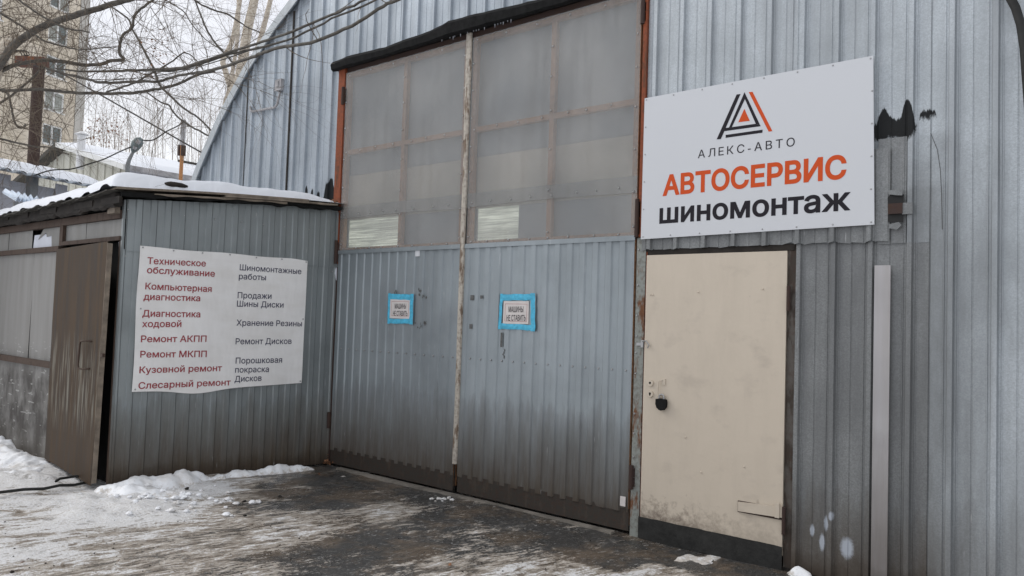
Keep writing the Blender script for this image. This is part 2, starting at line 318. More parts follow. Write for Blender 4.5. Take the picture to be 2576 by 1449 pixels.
ctrl+=[(250,1262,1.0),(330,1250,1.0),(420,1245,1.0),(350,1285,.95),(480,1250,.9),(540,1232,.8),(620,1212,.6),(700,1200,.35),(200,1290,.9),(90,1210,.95)]
cp=np.array([[*onz(a,b)[:2],c] for a,b,c in ctrl])
cp=np.vstack([cp,[[-3,-4.5,.5],[-1,-3,.5],[1,-2,.4],[2,-4,.5],[-10,-4,.8],[0,-.5,.1],[-6,-4.8,.6]]])
xs=np.arange(-13,4.01,.03); ys=np.arange(-5.6,.4,.03); X,Y=np.meshgrid(xs,ys)
num=0;den=0
for a,b,c in cp:
    w=1/(((X-a)**2+(Y-b)**2)+.015)**1.7; num=num+w*c; den=den+w
cov=num/den
Z=(fbm(X*1.3,Y*.9,4,3)-.47)*.05+(fbm(X*7,Y*4,3,9)-.44)*.018+cov*.015-.008
hs_=np.clip((cov-.70)/.25,0,1); Z=Z+hs_*(.02+(fbm(X*6+2,Y*6,5,21)-.47)*.13)
flat=np.clip((Y+.12)/.15,0,1); Z=Z*(1-flat)-.012*flat
Z-=.05*np.exp(-(((X+6.9)/.5)**2+((Y+2.0)/.28)**2))           # scraped hollow under the brown door
ground_o=grid_mesh('ground',X,Y,Z,M['ground'],attr=cov); tag(ground_o,kind='structure')
gx,gy=np.meshgrid(np.linspace(-900,900,61),np.linspace(-900,900,61)); 
fg=grid_mesh('far_ground',gx,gy,gx*0-.06,M['snowroof']); tag(fg,kind='structure')
def gz(x,y):
    i=int(round((y+5.6)/.03)); j=int(round((x+13)/.03)); i=min(max(i,0),len(ys)-1); j=min(max(j,0),len(xs)-1); return float(Z[i,j])
# snow drifts lying on the yard
def drift(name,label,line,wid,hgt,seed,cat='snow'):
    """line of points; heightfield around it"""
    L=np.array(line); x0,y0=L[:,0].min()-.7,L[:,1].min()-.7; x1,y1=L[:,0].max()+.7,L[:,1].max()+.7
    xx=np.arange(x0,x1,.018); yy=np.arange(y0,y1,.018); A,B=np.meshgrid(xx,yy)
    best=np.full(A.shape,9.); hh=np.zeros(A.shape)
    for k in range(len(L)-1):
        p,q=L[k],L[k+1]; d=q-p; l2=(d**2).sum(); t=np.clip(((A-p[0])*d[0]+(B-p[1])*d[1])/l2,0,1)
        D=np.hypot(A-p[0]-t*d[0],B-p[1]-t*d[1]); w=wid[k]*(1-t)+wid[k+1]*t; h=hgt[k]*(1-t)+hgt[k+1]*t
        r=D/w; m=r<best; best=np.where(m,r,best); hh=np.where(m,h,hh)
    n=fbm(A*6,B*6,5,seed); n2=fbm(A*22,B*22,3,seed+5)
    Zs=hh*np.clip(1.15-best**1.4,-.6,1)+ (n-.47)*(.07+hh*1.3)+(n2-.44)*.045*np.clip(hh*9,.3,1.3)-.022
    keep=Zs>-.03
    me_o=grid_mesh(name,A,B,np.maximum(Zs,-.09),M['snow'])
    import bmesh
    bm=bmesh.new(); bm.from_mesh(me_o.data); bm.verts.ensure_lookup_table()
    kf=keep.ravel(); bmesh.ops.delete(bm,geom=[v for v in bm.verts if not kf[v.index]],context='VERTS'); bm.to_mesh(me_o.data); bm.free()
    me_o['kind']='stuff'; me_o['label']=label; me_o['category']=cat
    return me_o
P=lambda a,b: tuple(onz(a,b)[:2])
drift('snow_bank','low bank of shovelled snow along the foot of the corrugated shed wall',[P(300,1232),P(420,1222),P(560,1205),P(680,1190),P(785,1180)],[.17,.14,.10,.07,.045],[.10,.09,.08,.065,.04],11)
drift('snow_bank','lumpy heap of snow in front of the shed corner beside the brown door',[P(250,1262),P(330,1245),P(430,1248)],[.14,.17,.15],[.03,.075,.03],23)
drift('snow_bank','snow drift lying against the tin panels left of the brown door',[(-11.5,-2.15),(-9.2,-2.15),(-8.2,-2.17),(-7.6,-2.35),(-7.1,-2.5)],[.45,.38,.26,.2,.15],[.08,.09,.08,.05,.02],31)
drift('snow_bank','small clump of snow at the wall right of the cream door',[tuple(fac(2000,1441,-.08)[:2]),tuple(fac(2035,1446,-.08)[:2])],[.055,.04],[.07,.05],41)
# ================================================================== HANGAR
CXH,RH=-4.5,5.66
def arch(x): return math.sqrt(max(RH*RH-(x-CXH)**2,0.0))
hangar=thing('metal_hangar','large arched metal hangar with corrugated grey front and tall double gate','hangar',(-4.5,0,0))
PIT=.212
def ribs_wide(x0,x1,phase=-1.0395):
    """section of the wide trapezoidal sheet between x0 and x1: (x, out)"""
    base=[(-.020,0),(-.0125,.021),(.0125,.021),(.020,0),(.030,0),(.033,.003),(.038,.003),(.041,0),(.101,0),(.104,-.003),(.108,-.003),(.111,0),(.171,0),(.174,.003),(.179,.003),(.182,0)]
    out=[(x0,0)]; k=math.floor((x0-phase)/PIT)-1
    while phase+k*PIT<x1+PIT:
        for a,b in base:
            x=phase+k*PIT+a
            if x0+1e-4<x<x1-1e-4: out.append((x,b))
        k+=1
    out.append((x1,0)); return out
def ribs_c8(s0,s1,pitch=.119,d=.011,phase=None):
    if phase is None: phase=s0
    base=[(0,d),(.045,d),(.054,0),(pitch-.009,0)]
    out=[]; k=math.floor((s0-phase)/pitch)-1
    while phase+k*pitch<s1+pitch:
        for a,b in base:
            x=phase+k*pitch+a
            if s0-1e-6<=x<=s1+1e-6: out.append((x,b))
        k+=1
    if not out or out[0][0]>s0+1e-4: out.insert(0,(s0,out[0][1] if out else 0))
    if out[-1][0]<s1-1e-4: out.append((s1,out[-1][1]))
    return out
def sheet(name,mat,parent,sec,z0,z1,fr,off=0.,nz=12,wave=.003,seed=0,ragged=0.,th=.0015):
    f0=z0 if callable(z0) else (lambda x:z0); f1=z1 if callable(z1) else (lambda x:z1)
    n=len(sec); V=[];F=[]
    for back in (0,1):
        for k in range(nz+1):
            for i,(x,o) in enumerate(sec):
                a,b=f0(x),f1(x)
                if ragged: a=a+ragged*(mnoise.noise(Vector((x*23,seed,1)))+.6*mnoise.noise(Vector((x*70,seed,5))))
                z=a+(b-a)*k/nz
                w=wave*(mnoise.noise(Vector((x*1.7,z*1.1,seed*3.1)))+.5*mnoise.noise(Vector((x*5,z*2.3,seed*2.1+9))))
                V.append(fr(x,off+o+w-back*th,z))
    q=(nz+1)*n
    for k in range(nz):
        for i in range(n-1):
            a=k*n+i; F.append((a,a+1,a+n+1,a+n)); F.append((q+a,q+a+n,q+a+n+1,q+a+1))
    for i in range(n-1): F.append((i,q+i,q+i+1,i+1)); a=nz*n+i; F.append((a,a+1,q+a+1,q+a))
    for k in range(nz): a=k*n; F.append((a,a+n,q+a+n,q+a)); a=k*n+n-1; F.append((a,q+a,q+a+n,a+n))
    return MB().add(V,F).build(name,mat,parent)
GL,GR,GT=-6.44,-2.80,4.10
i=0
def wall(x0,x1,zlo,mat,off=0,zhi=None,rag=0,nz=16):
    global i; i+=1
    sheet('wall_sheet',mat,hangar,ribs_wide(x0,x1),zlo,zhi if zhi is not None else (lambda x:max(arch(x)-.02,zlo+.01)),FA,off,nz,.004,i,rag)
wall(-10.1,-9.0,0,M['zinc_hi']); wall(-9.03,-8.156,0,M['zinc_hi'],.003); wall(-8.17,-7.29,0,M['zinc_hi'],.006); wall(-7.30,GL,0,M['zinc_hi'],.0)
for a,b,o in ((GL,-5.5,.003),(-5.51,-4.6,0),(-4.61,-3.7,.004),(-3.71,GR-.01,.001)): wall(a,b,4.12,M['zinc_hi'],o)
wall(GR,-1.74,2.05,M['zinc_hi2'],.004); wall(-1.745,-.927,2.03,M['zinc_hi2'],0)
wall(-1.70,-.93,0.0,M['zinc_old'],.002,2.045); wall(-.935,-.02,0,M['zinc_hi2'],.005); wall(-.03,1.12,0,M['zinc_hi2'],.0)
wall(-1.215,-1.06,2.03,M['zinc_old'],.0085,2.66,.01)
# dark weathered skirt sheet under and behind the sign
sheet('skirt_sheet',M['zinc_old'],hangar,ribs_wide(-2.805,-1.145,-2.74),2.045,2.60,FA,.024,6,.004,77,.014)
# barrel roof and its edge trim
NA=72; V=[];F=[]
for k in range(NA+1):
    a=math.pi*k/NA
    for r in (RH+.0,RH+.05):
        for y in (-.05,24): V.append((CXH-r*math.cos(a),y,r*math.sin(a)))
for k in range(NA):
    b=k*4; F+= [(b,b+4,b+5,b+1),(b+2,b+3,b+7,b+6),(b,b+2,b+6,b+4),(b+1,b+5,b+7,b+3)]
MB().add(V,F).build('roof_shell',M['zinc_hi'],hangar,False)
V=[];F=[]
for k in range(NA+1):
    a=math.pi*k/NA; j=.006*math.sin(k*2.3)
    for r in (RH-.045+j,RH+.062+j*.5):
        for y in (-.066,-.052): V.append((CXH-r*math.cos(a),y,r*math.sin(a)))
for k in range(NA):
    b=k*4; F+= [(b,b+4,b+5,b+1),(b+2,b+3,b+7,b+6),(b,b+2,b+6,b+4),(b+1,b+5,b+7,b+3)]
MB().add(V,F).build('eave_trim',M['zinc_hi2'],hangar)
MB().add([(CXH-RH*math.cos(math.pi*k/24),23.9,RH*math.sin(math.pi*k/24)) for k in range(25)],[tuple(range(25))]).build('rear_wall',M['zinc_hi'],hangar)
# seam flashings on the left part of the front
MB().box((-7.305,.0,2.4),(-7.283,.012,arch(-7.3)-.05),FA).build('seam_strip',M['dark'],hangar)
MB().box((-8.166,.0,2.4),(-8.156,.012,arch(-8.2)-.05),FA).build('seam_strip',M['dark'],hangar)
# lintel: folded dark felt over the gate head
pts=[];n=46
m=MB(); V=[];F=[]
for k in range(n+1):
    x=GL-.035+(GR-GL+.07)*k/n; w=.022*mnoise.noise(Vector((x*2.2,3,1)))+.014*mnoise.noise(Vector((x*7,1,4)))+.05*math.exp(-((x+4.55)/.5)**2)
    zt=4.118+w*.7; zb=4.02+.008*mnoise.noise(Vector((x*9,2,2))); o=.10+w*.6
    V+= [FA(x,0.024,zt+.02),FA(x,o*.75,zt),FA(x,o,zt-.035),FA(x,o-.012,zb+.012),FA(x,o*.6,zb),FA(x,0.0,zb+.02)]
for k in range(n):
    for j in range(6): a=k*6+j; b=k*6+(j+1)%6; F.append((a,b,b+6,a+6))
F+=[tuple(range(6))[::-1],tuple(range(n*6,n*6+6))]
m.add(V,F); m.build('lintel_flashing',M['tar'],hangar)
random.seed(4)
m=MB()
for k in range(16):
    x=-4.95+.95*random.random(); l=random.uniform(.012,.035); m.tube([FA(x,.07,4.022),FA(x,.07,4.022-l)],[.003,.0006],4)
o=m.build('icicle',M['foam'],hangar); o['kind']='stuff'
# gate posts
MB().box((-6.425,-.06,2.02),(-6.325,.022,4.06),FA).build('gate_post',M['rust_red'],hangar)
MB().box((-6.418,-.06,0),(-6.328,.01,2.02),FA).build('gate_post',M['rust_dark'],hangar)
MB().box((-2.835,-.06,2.14),(-2.803,.028,4.06),FA).build('gate_post',M['rust_red'],hangar)
MB().box((-2.845,-.08,-.02),(-2.772,.018,2.135),FA).build('gate_post',M['post_paint'],hangar)
MB().box((-6.32,-.08,3.99),(-2.84,-.004,4.07),FA).build('gate_header',M['rust_dark'],hangar)
# interior lining so that nothing behind the plastic is sky
MB().box((-6.6,-6.0,0),(-2.6,-6.05,5.2),FA).build('interior_partition',M['void'],hangar)
def screws(pts,fr,parent,r=.008,h=.006,mat=None):
    m=MB()
    for s,o,z in pts:
        n=6; V=[fr(s+r*math.cos(2*math.pi*j/n),o,z+r*math.sin(2*math.pi*j/n)) for j in range(n)]+[fr(s+r*.6*math.cos(2*math.pi*j/n),o+h,z+r*.6*math.sin(2*math.pi*j/n)) for j in range(n)]
        m.add(V,[tuple(range(n,2*n))]+[(j,(j+1)%n,n+(j+1)%n,n+j) for j in range(n)])
    o=m.build('screw',mat or M['screw'],parent); o['kind']='stuff'; return o
def leaf(x0,x1,bars,splits,glow,label):
    w=.045
    f=MB()
    for x in bars: f.box((x-w/2,-.045,.05),(x+w/2,.0,3.985),FA)
    xa,xb=bars[0]+w/2,bars[-1]-w/2
    seg=[b for b in bars]
    for z in (2.16,3.16,3.96):
        for a,b in zip(seg[:-1],seg[1:]): f.box((a+w/2+.001,-.044,z-w/2),(b-w/2-.001,-.001,z+w/2),FA)
    g=f.build('gate_leaf',M['bar'],hangar); g['label']=label
    # plastic sheets
    MB().box((x0+.002,.002,2.155),(x1-.002,.007,2.60),FA).build('plastic_panel',M['poly'],g)
    sheet('plastic_panel',M['poly'],g,[(x0+.001+(x1-x0-.002)*k/12,0) for k in range(13)],lambda x:2.475+.012*math.sin((x-x0)*2),3.985,FA,.013,14,.004,x0)
    # insulation boards behind the plastic, opening onto a glowing board for workshop light
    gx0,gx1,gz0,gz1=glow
    MB().box((x0,-.075,2.93),(x1,-.06,4.0),FA).build('backing_board',M['back_up'],g)
    b=MB(); b.box((x0,-.075,gz1),(x1,-.06,2.928),FA)
    b.build('backing_board',M['back_low'],g)
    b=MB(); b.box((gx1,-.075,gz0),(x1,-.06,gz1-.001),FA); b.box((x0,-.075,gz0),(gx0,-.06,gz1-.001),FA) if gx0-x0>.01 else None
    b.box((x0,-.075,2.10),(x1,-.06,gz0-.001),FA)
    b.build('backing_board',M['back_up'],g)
    MB().box((gx0-.02,-.10,gz0-.02),(gx1+.02,-.085,gz1+.02),FA).build('glow_board',M['glow'],g)
    # corrugated lower sheets
    for k,(a,b_) in enumerate(splits):
        sheet('corrugated_sheet',M['zinc_gate'],g,ribs_c8(a,b_),.145,2.135,FA,.004+.003*k,26,.0035,x0+k,.004)
    MB().box((x0,.002,2.128),(x1,.022,2.156),FA).box((x0,.0225,2.118),(x1,.0245,2.150),FA).build('drip_rail',M['zinc_gate'],g)
    sheet('kick_plate',M['kick'],g,[(x0+(x1-x0)*k/10,0) for k in range(11)],.012,.17,FA,.009,4,.004,x0+5)
    # screws
    pts=[]
    for x in bars:
        z=2.22
        while z<3.95: pts.append((x+random.uniform(-.004,.004),.009 if z<2.48 else .015,z)); z+=random.uniform(.22,.34)
    for z,o in ((3.16,.015),(3.95,.015),(2.172,.008),(2.515,.016)):
        x=x0+.06
        while x<x1-.04: pts.append((x,o,z+random.uniform(-.004,.004))); x+=random.uniform(.17,.26) if z<3.9 else .33
    screws(pts,FA,g,.0085,.006)
    pts=[]; x=x0+.095
    while x<x1-.03: pts.append((x,.006,1.165)); x+=.119
    screws(pts,FA,g,.0095,.007)
    return g
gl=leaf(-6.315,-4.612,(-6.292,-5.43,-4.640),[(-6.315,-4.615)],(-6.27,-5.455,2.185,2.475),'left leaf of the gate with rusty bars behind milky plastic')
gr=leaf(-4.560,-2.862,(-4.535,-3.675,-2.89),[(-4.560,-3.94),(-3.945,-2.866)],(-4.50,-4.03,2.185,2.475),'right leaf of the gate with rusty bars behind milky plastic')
# cover strip between the leaves, bent and worn
V=[];F=[];n=40
for k in range(n+1):
    z=.25+(4.03-.25)*k/n; c=-4.589+.007*mnoise.noise(Vector((z*1.6,5,2)))+.004*math.sin(z*1.1); w=.025+.004*mnoise.noise(Vector((z*3,1,7)))+(.006 if z>3.3 else 0); b=.004*mnoise.noise(Vector((z*6,7,7)))
    for a,o in ((-1,.014),(-.85,.030),(0,.036+b),(.85,.030),(1,.014)): V.append(FA(c+a*w,o,z))
for k in range(n):
    for j in range(4): a=k*5+j; F.append((a,a+1,a+6,a+5))
F+=[(0,1,2,3,4),tuple(n*5+j for j in (4,3,2,1,0))]
strip=MB().add(V,F).build('cover_strip',M['strip'],gl)
MB().box((-4.603,.002,.03),(-4.597,.010,.25),FA).build('gap_edge',M['dark'],gl)
# hinges
for x,z0,z1,mt in ((-6.33,3.66,3.84,'rust_dark'),(-6.335,2.02,2.26,'rust_dark'),(-6.335,.36,.52,'rust_dark'),(-2.84,3.72,3.90,'rust_dark'),(-2.845,2.14,2.42,'rust_dark'),(-2.838,.32,.49,'rust_dark')):
    p=gl if x<-5 else gr
    MB().tube([FA(x,.032,z0),FA(x,.032,z1)],.017,8).box((x-.018,.018,z0+.02),(x+.024,.028,(z0+z1)/2-.003),FA).box((x-.018,.018,(z0+z1)/2+.003),(x+.024,.028,z1-.02),FA).build('hinge',M[mt],p)
MB().box((-5.185,.016,2.065),(-5.125,.0175,2.122),FA).build('sticker',M['white'],gl)
MB().box((-2.93,.020,.185),(-2.885,.0215,.255),FA).build('sticker',M['paper'],gr)
# scraps left from old notices (glue and tape ghosts)
random.seed(9)
def scraps(parent,spots,mat):
    m=MB()
    for x,z,w,h in spots:
        for q in range(7):
            a=x+random.uniform(-w,w)*.5; b=z+random.uniform(-h,h)*.5; s=random.uniform(.006,.02)
            poly=[(a+s*random.uniform(.3,1)*math.cos(t)*.6,b+s*random.uniform(.4,1.2)*math.sin(t)) for t in (0,1.1,2.3,3.2,4.4,5.3)]
            m.prism(poly,FA,.0172+q*.0002,.0182+q*.0002)
    o=m.build('glue_scrap',mat,parent); o['kind']='stuff'
scrapm=m_simple('old_glue_residue',(.10,.10,.098),.8,0,.4,40)
scraps(gl,[(-5.10,1.76,.05,.05),(-5.07,1.70,.12,.03),(-5.11,1.43,.08,.05),(-5.02,1.46,.03,.03),(-5.44,1.735,.05,.03)],scrapm)
scraps(gr,[(-4.08,1.22,.02,.14)],scrapm)
m=MB()
for x0_,z0_,x1_,z1_ in ((-4.475,1.665,-4.432,1.71),(-4.362,1.68,-4.335,1.708),(-4.475,1.42,-4.44,1.46),(-4.12,1.28,-4.10,1.40)): m.box((x0_,.0173,z0_),(x1_,.0183,z1_),FA)
o=m.build('tape_ghost',scrapm,gr); o['kind']='stuff'
# white board sill in front of the gate, worn channel
MB().box((-6.1,.045,-.02),(-2.95,.10,.006),FA).build('door_sill',m_simple('worn_concrete_sill',(.20,.18,.155),.8,0,.4,7),hangar)
# ---------------------------------------------------------------- small door
DX0,DX1,DZ=-2.758,-1.745,2.005
door=MB().prism([(DX0,.10),(DX0,DZ),(DX1,DZ+.003),(DX1,.13),(DX1-.0,.125)],FA,-.02,.022)
# surface dents: built as a subdivided skin
dn=thing
sk=[(DX0+(DX1-DX0)*k/24,0) for k in range(25)]
dr=sheet('door',M['cream'],hangar,sk,.10,DZ,FA,.027,30,.0035,3); dr['label']='cream painted steel entrance door under the shop sign'
MB().box((DX0+.001,-.02,.08),(DX1-.001,.020,DZ-.001),FA).build('door_core',M['cream'],dr)
sheet('rubber_flap',M['rubber'],dr,[(DX0-.012+(DX1-DX0+.014)*k/20,.003*math.sin(k*1.3)) for k in range(21)],lambda x:-.012+.01*mnoise.noise(Vector((x*3,1,1))),lambda x:.14+.004*mnoise.noise(Vector((x*14,1,1))),FA,.034,4,.004,8,0,.005)
def disc(c,r,o0,o1,n=16,sx=1): return [(c[0]+r*sx*math.cos(2*math.pi*k/n),c[1]+r*math.sin(2*math.pi*k/n)) for k in range(n)]
for k,(x,z) in enumerate(((-2.699,1.092),(-2.698,1.014))):
    e=MB().prism(disc((x,z),.0235,0,0),FA,.028,.040).build('escutcheon',M['cream'],dr)
    kh=MB().prism(disc((x,z),.0085,0,0,10),FA,.0402,.0415) if k==0 else MB().prism([(x-.007,z+.010),(x-.007,z),(x-.003,z-.012),(x+.003,z-.012),(x+.007,z),(x+.007,z+.010)],FA,.0402,.0415)
    kh.build('keyhole',M['tar'],dr)
# hasp staple rod
MB().tube([FA(-2.603,.035,1.118),FA(-2.628,.05,1.108),FA(-2.631,.05,1.03),FA(-2.628,.05,1.006),FA(-2.598,.04,.998)],.0045,6).box((-2.610,.028,1.085),(-2.582,.036,1.128),FA).box((-2.620,.028,.985),(-2.585,.037,1.012),FA).build('door_hasp',M['cream'],dr)
MB().box((-2.036,.028,.305),(-1.732,.034,.378),FA).build('hinge_shadow_plate',M['rust_dark'],dr)  # dark plate added behind the strap as its painted shadow outline
MB().prism([(-2.03,.372),(-2.03,.312),(-1.905,.316),(-1.735,.322),(-1.735,.388),(-1.78,.386)],FA,.0342,.045).box((-1.785,.0452,.318),(-1.757,.055,.41),FA).build('strap_hinge',M['cream'],dr)
MB().tube([FA(-1.733,.04,.22),FA(-1.733,.04,.39)],.012,8).build('hinge_pin',M['rust_dark'],dr)
MB().tube([FA(-1.728,.035,1.62),FA(-1.728,.035,1.78)],.012,8).build('hinge_pin',M['rust_dark'],dr)
screws([(-1.99,.037,.345),(-1.87,.037,.340),(-2.72,.030,1.72),(-2.70,.030,1.72),(-2.35,.030,1.74),(-1.9,.030,1.76),(-2.42,.03,.74),(-2.0,.03,.6),(-2.3,.03,.52)],FA,dr,.007,.003,M['cream'])
screws([(-2.83,.019,z) for z in (2.05,1.79,1.57,1.42,1.30,1.15,.86,.72,.55)],FA,hangar,.009,.006)
MB().box((-2.762,-.04,.0),(-2.757,.024,2.03),FA).build('frame_edge',M['rust_red'],hangar)
MB().box((-1.742,-.04,.0),(-1.692,.012,2.04),FA).build('door_frame',m_rust('grimy_frame_paint',(.10,.09,.08),.5,(.05,.04,.032)),hangar)
MB().box((-2.76,-.02,2.008),(-1.70,.018,2.05),FA).build('door_frame',M['dark'],hangar)
MB().box((-2.77,-.03,-.03),(-1.70,.02,.012),FA).build('door_frame',M['dark'],hangar)
# latch on the post
MB().box((-2.825,.020,1.352),(-2.782,.028,1.372),FA).box((-2.785,.022,1.340),(-2.765,.034,1.392),FA).tube([FA(-2.77,.04,1.385),FA(-2.735,.046,1.388),FA(-2.712,.045,1.36),FA(-2.725,.042,1.338)],.005,6).build('door_latch',M['screw'],hangar)
# padlock (own thing)
pk=thing('padlock','black round padlock hanging from the cream door','padlock',(-2.60,-.055,.955))
MB().prism([(-2.640,.985),(-2.641,.95),(-2.632,.925),(-2.615,.911),(-2.598,.907),(-2.580,.912),(-2.564,.928),(-2.558,.952),(-2.562,.985),(-2.585,.990),(-2.615,.990)],FA,.038,.062).build('lock_body',M['tar'],pk)
MB().tube([FA(-2.618,.05,.985)]+[FA(-2.600+.018*math.cos(t),.05,1.004+.016*math.sin(t)) for t in (math.pi,2.4,1.57,.75,0)]+[FA(-2.582,.05,.985)],.006,8).build('shackle',M['screw'],pk)
# ---------------------------------------------------------------- right side details
MB().box((-1.222,.024,-.02),(-1.135,.034,1.90),FA).build('batten',M['batten'],hangar)
def smear(poly_top,z_bot,mat,parent,off,name='tar_smear',jag=.02,seed=0):
    """brushed patch: jagged lower and upper edge"""
    random.seed(seed); top=[]
    for (a,b),(c,d) in zip(poly_top[:-1],poly_top[1:]):
        n=max(1,int(abs(c-a)/.008))
        for k in range(n): top.append((a+(c-a)*k/n,b+(d-b)*k/n+random.uniform(-jag,jag)*.35))
    top.append(poly_top[-1]); bot=[(x,z_bot(x)+random.uniform(-jag,jag)) for x,_ in top]
    m=MB(); V=[];F=[]
    def ro(x): # follow the ribs
        d=abs(((x+1.0395)/PIT-round((x+1.0395)/PIT))*PIT); return .021 if d<.0125 else (.021*(.020-d)/.0075 if d<.02 else 0)
    for (x,z),(x2,zb) in zip(top,bot): V+=[FA(x,off+ro(x)+.002,z),FA(x,off+ro(x)+.002,min(zb,z-.003))]
    for k in range(len(top)-1): F.append((2*k,2*k+1,2*k+3,2*k+2))
    n=len(V); V+=[(x,y+.0012,z) for x,y,z in V]; F+=[(f[0]+n,f[3]+n,f[2]+n,f[1]+n) for f in F]
    m.add(V,F); return m.build(name,mat,parent)
0 and smear([(-1.245,2.72),(-1.22,2.74),(-1.20,2.79),(-1.175,2.845),(-1.14,2.85),(-1.12,2.80),(-1.10,2.79),(-1.07,2.76),(-1.055,2.75),(-1.05,2.85),(-1.04,2.885),(-1.02,2.87),(-1.005,2.82),(-.995,2.76)],lambda x:2.68,M['tar'],hangar,.012,seed=2)
0 and smear([(-.99,2.80),(-.925,2.80)],lambda x:2.745,M['tar'],hangar,.014,seed=3,jag=.01)
0 and smear([(-.99,2.715),(-.93,2.71)],lambda x:2.68,M['tar'],hangar,.014,seed=5,jag=.01)
tarl=[(-6.945,2.80,-6.915,2.88,.02),(-6.85,2.72,-6.825,2.83,.02),(-6.75,2.7,-6.70,2.80,.02),(-6.62,2.6,-6.44,2.86,.03)]
for k,(a,b,c,d,e) in enumerate(tarl):
    0 and smear([(a,b+.3*(d-b)),((a+c)/2,d),(c,b+.5*(d-b))] if k<3 else [(-6.62,2.78),(-6.59,2.82),(-6.56,2.83),(-6.52,2.86),(-6.49,2.87),(-6.47,2.80),(-6.45,2.78)],lambda x:b-.05,M['tar'],hangar,.006,seed=20+k,jag=.012)
# torn hole with a rusty bracket
hm=MB().prism([(-1.152,2.155),(-1.155,2.30),(-1.12,2.345),(-1.085,2.335),(-1.068,2.31),(-1.070,2.15)],FA,.030,.0315); hm.build('torn_hole',M['void'],hangar)
MB().box((-1.15,.030,2.20),(-1.072,.045,2.262),FA).build('bracket',M['rust_dark'],hangar)
MB().box((-1.075,.030,2.195),(-1.02,.040,2.262),FA).build('bracket',M['zinc_old'],hangar)
MB().prism([(-1.145,2.118),(-1.14,2.14),(-1.09,2.15),(-1.075,2.13),(-1.10,2.105)],FA,.030,.048).build('torn_lip',M['zinc_old'],hangar)
MB().prism([(-1.148,2.318),(-1.15,2.34),(-1.09,2.345),(-1.07,2.33),(-1.075,2.305),(-1.11,2.31)],FA,.032,.046).build('torn_lip',M['zinc_old'],hangar)
MB().tube([FA(-.935,.012,2.66),FA(-.90,.012,2.56),FA(-.885,.012,2.45),(FA(-.877,.008,2.3)),FA(-.872,.008,2.1)],.0014,5).build('sheet_edge',M['dark'],hangar)
# pale paint blobs near the ground
m=MB()
pb=m_simple('pale_blue_spray',(.36,.39,.43),.7,0,.15,20)
for k,(x,z,a,b) in enumerate(((-1.365,.205,.036,.062),(-1.485,.33,.014,.045),(-1.51,.21,.016,.05),(-1.57,.27,.013,.035),(-1.455,.38,.012,.025))):
    pl=[(x+a*(1+.1*random.random())*math.cos(t*math.pi/10),z+b*(1+.08*random.random())*math.sin(t*math.pi/10)) for t in range(20)]
    m.prism(pl,FA,.0125+k*.0004,.0135+k*.0004)
pass
# conduit and little electric box
MB().box((-7.525,.012,3.99),(-7.405,.06,4.115),FA).box((-7.485,.06,4.03),(-7.445,.075,4.09),FA).build('socket_box',M['whitestrip'],hangar)
MB().tube([FA(-7.465,.03,3.99),FA(-7.47,.035,3.92),FA(-7.50,.035,3.84),FA(-7.55,.035,3.81),FA(-7.62,.035,3.815),FA(-7.70,.035,3.82),FA(-7.85,.035,3.825),FA(-7.98,.035,3.83),FA(-8.03,.035,3.845),FA(-8.05,.035,3.90)],.013,8).build('conduit',M['whitestrip'],hangar,True)
# black hose hanging at the top right
hose=MB().tube([FA(-.70,.10,3.75),FA(-.63,.10,3.55),fac(2555,20,-.10),fac(2568,62,-.10),fac(2577,120,-.10),fac(2583,200,-.10),fac(2600,420,-.10)],.022,10).build('cable',M['rubber'],None,True)
tag(hose,'thick black cable hanging down the wall at the far right edge','cable')
# ---------------------------------------------------------------- lettering
def glyph_polys(s, weight=0.0):
    """outlines of a line of print in the built-in font, cap height about 0.73, as closed polygons"""
    cu=bpy.data.curves.new('t','FONT'); cu.body=s; cu.size=1.0; cu.resolution_u=4
    o=bpy.data.objects.new('t',cu); bpy.context.scene.collection.objects.link(o)
    dg=bpy.context.evaluated_depsgraph_get(); c2=o.to_curve(dg)
    polys=[]
    for sp in c2.splines:
        bp=sp.bezier_points; n=len(bp); P=[]
        for i in range(n):
            a,b=bp[i],bp[(i+1)%n]
            straight=((a.handle_right-a.co).length<1e-4 and (b.handle_left-b.co).length<1e-4) or (a.handle_right_type=='VECTOR' and b.handle_left_type=='VECTOR')
            k=1 if straight else 5
            for j in range(k):
                t=j/k; u=1-t
                q=a.co*u**3+a.handle_right*3*u*u*t+b.handle_left*3*u*t*t+b.co*t**3
                if not P or (P[-1]-q.xy).length>1e-4: P.append(q.xy.copy())
        if len(P)>2 and (P[0]-P[-1]).length<1e-4: P.pop()
        if len(P)>2: polys.append(P)
    o.to_curve_clear(); bpy.data.objects.remove(o); bpy.data.curves.remove(cu)
    if weight:
        out=[]
        for P in polys:
            n=len(P); Q=[]
            for i in range(n):
                d0=(P[i]-P[i-1]).normalized(); d1=(P[(i+1)%n]-P[i]).normalized()
                n0=Vector((d0.y,-d0.x)); n1=Vector((d1.y,-d1.x)); m=n0+n1
                if m.length<.3: m=n0
                m.normalize(); Q.append(P[i]+m*(weight/max(.5,m.dot(n0))))
            out.append(Q)
        polys=out
    return polys
def fill(polys):
    vs=[];es=[]
    for P in polys:
        b=len(vs); vs+=P; es+=[(b+i,b+(i+1)%len(P)) for i in range(len(P))]
    V,E,Fs,_,_,_=delaunay_2d_cdt(vs,es,[],0,1e-6)
    keep=[]
    for f in Fs:
        c=sum((V[i] for i in f),Vector((0,0)))/len(f); w=0
        for P in polys:
            for i in range(len(P)):
                a,b=P[i-1],P[i]
                if (a.y<=c.y)!=(b.y<=c.y):
                    x=a.x+(c.y-a.y)*(b.x-a.x)/(b.y-a.y)
                    if x>c.x: w+=1 if b.y>a.y else -1
        if w!=0: keep.append(tuple(f))
    return V,keep

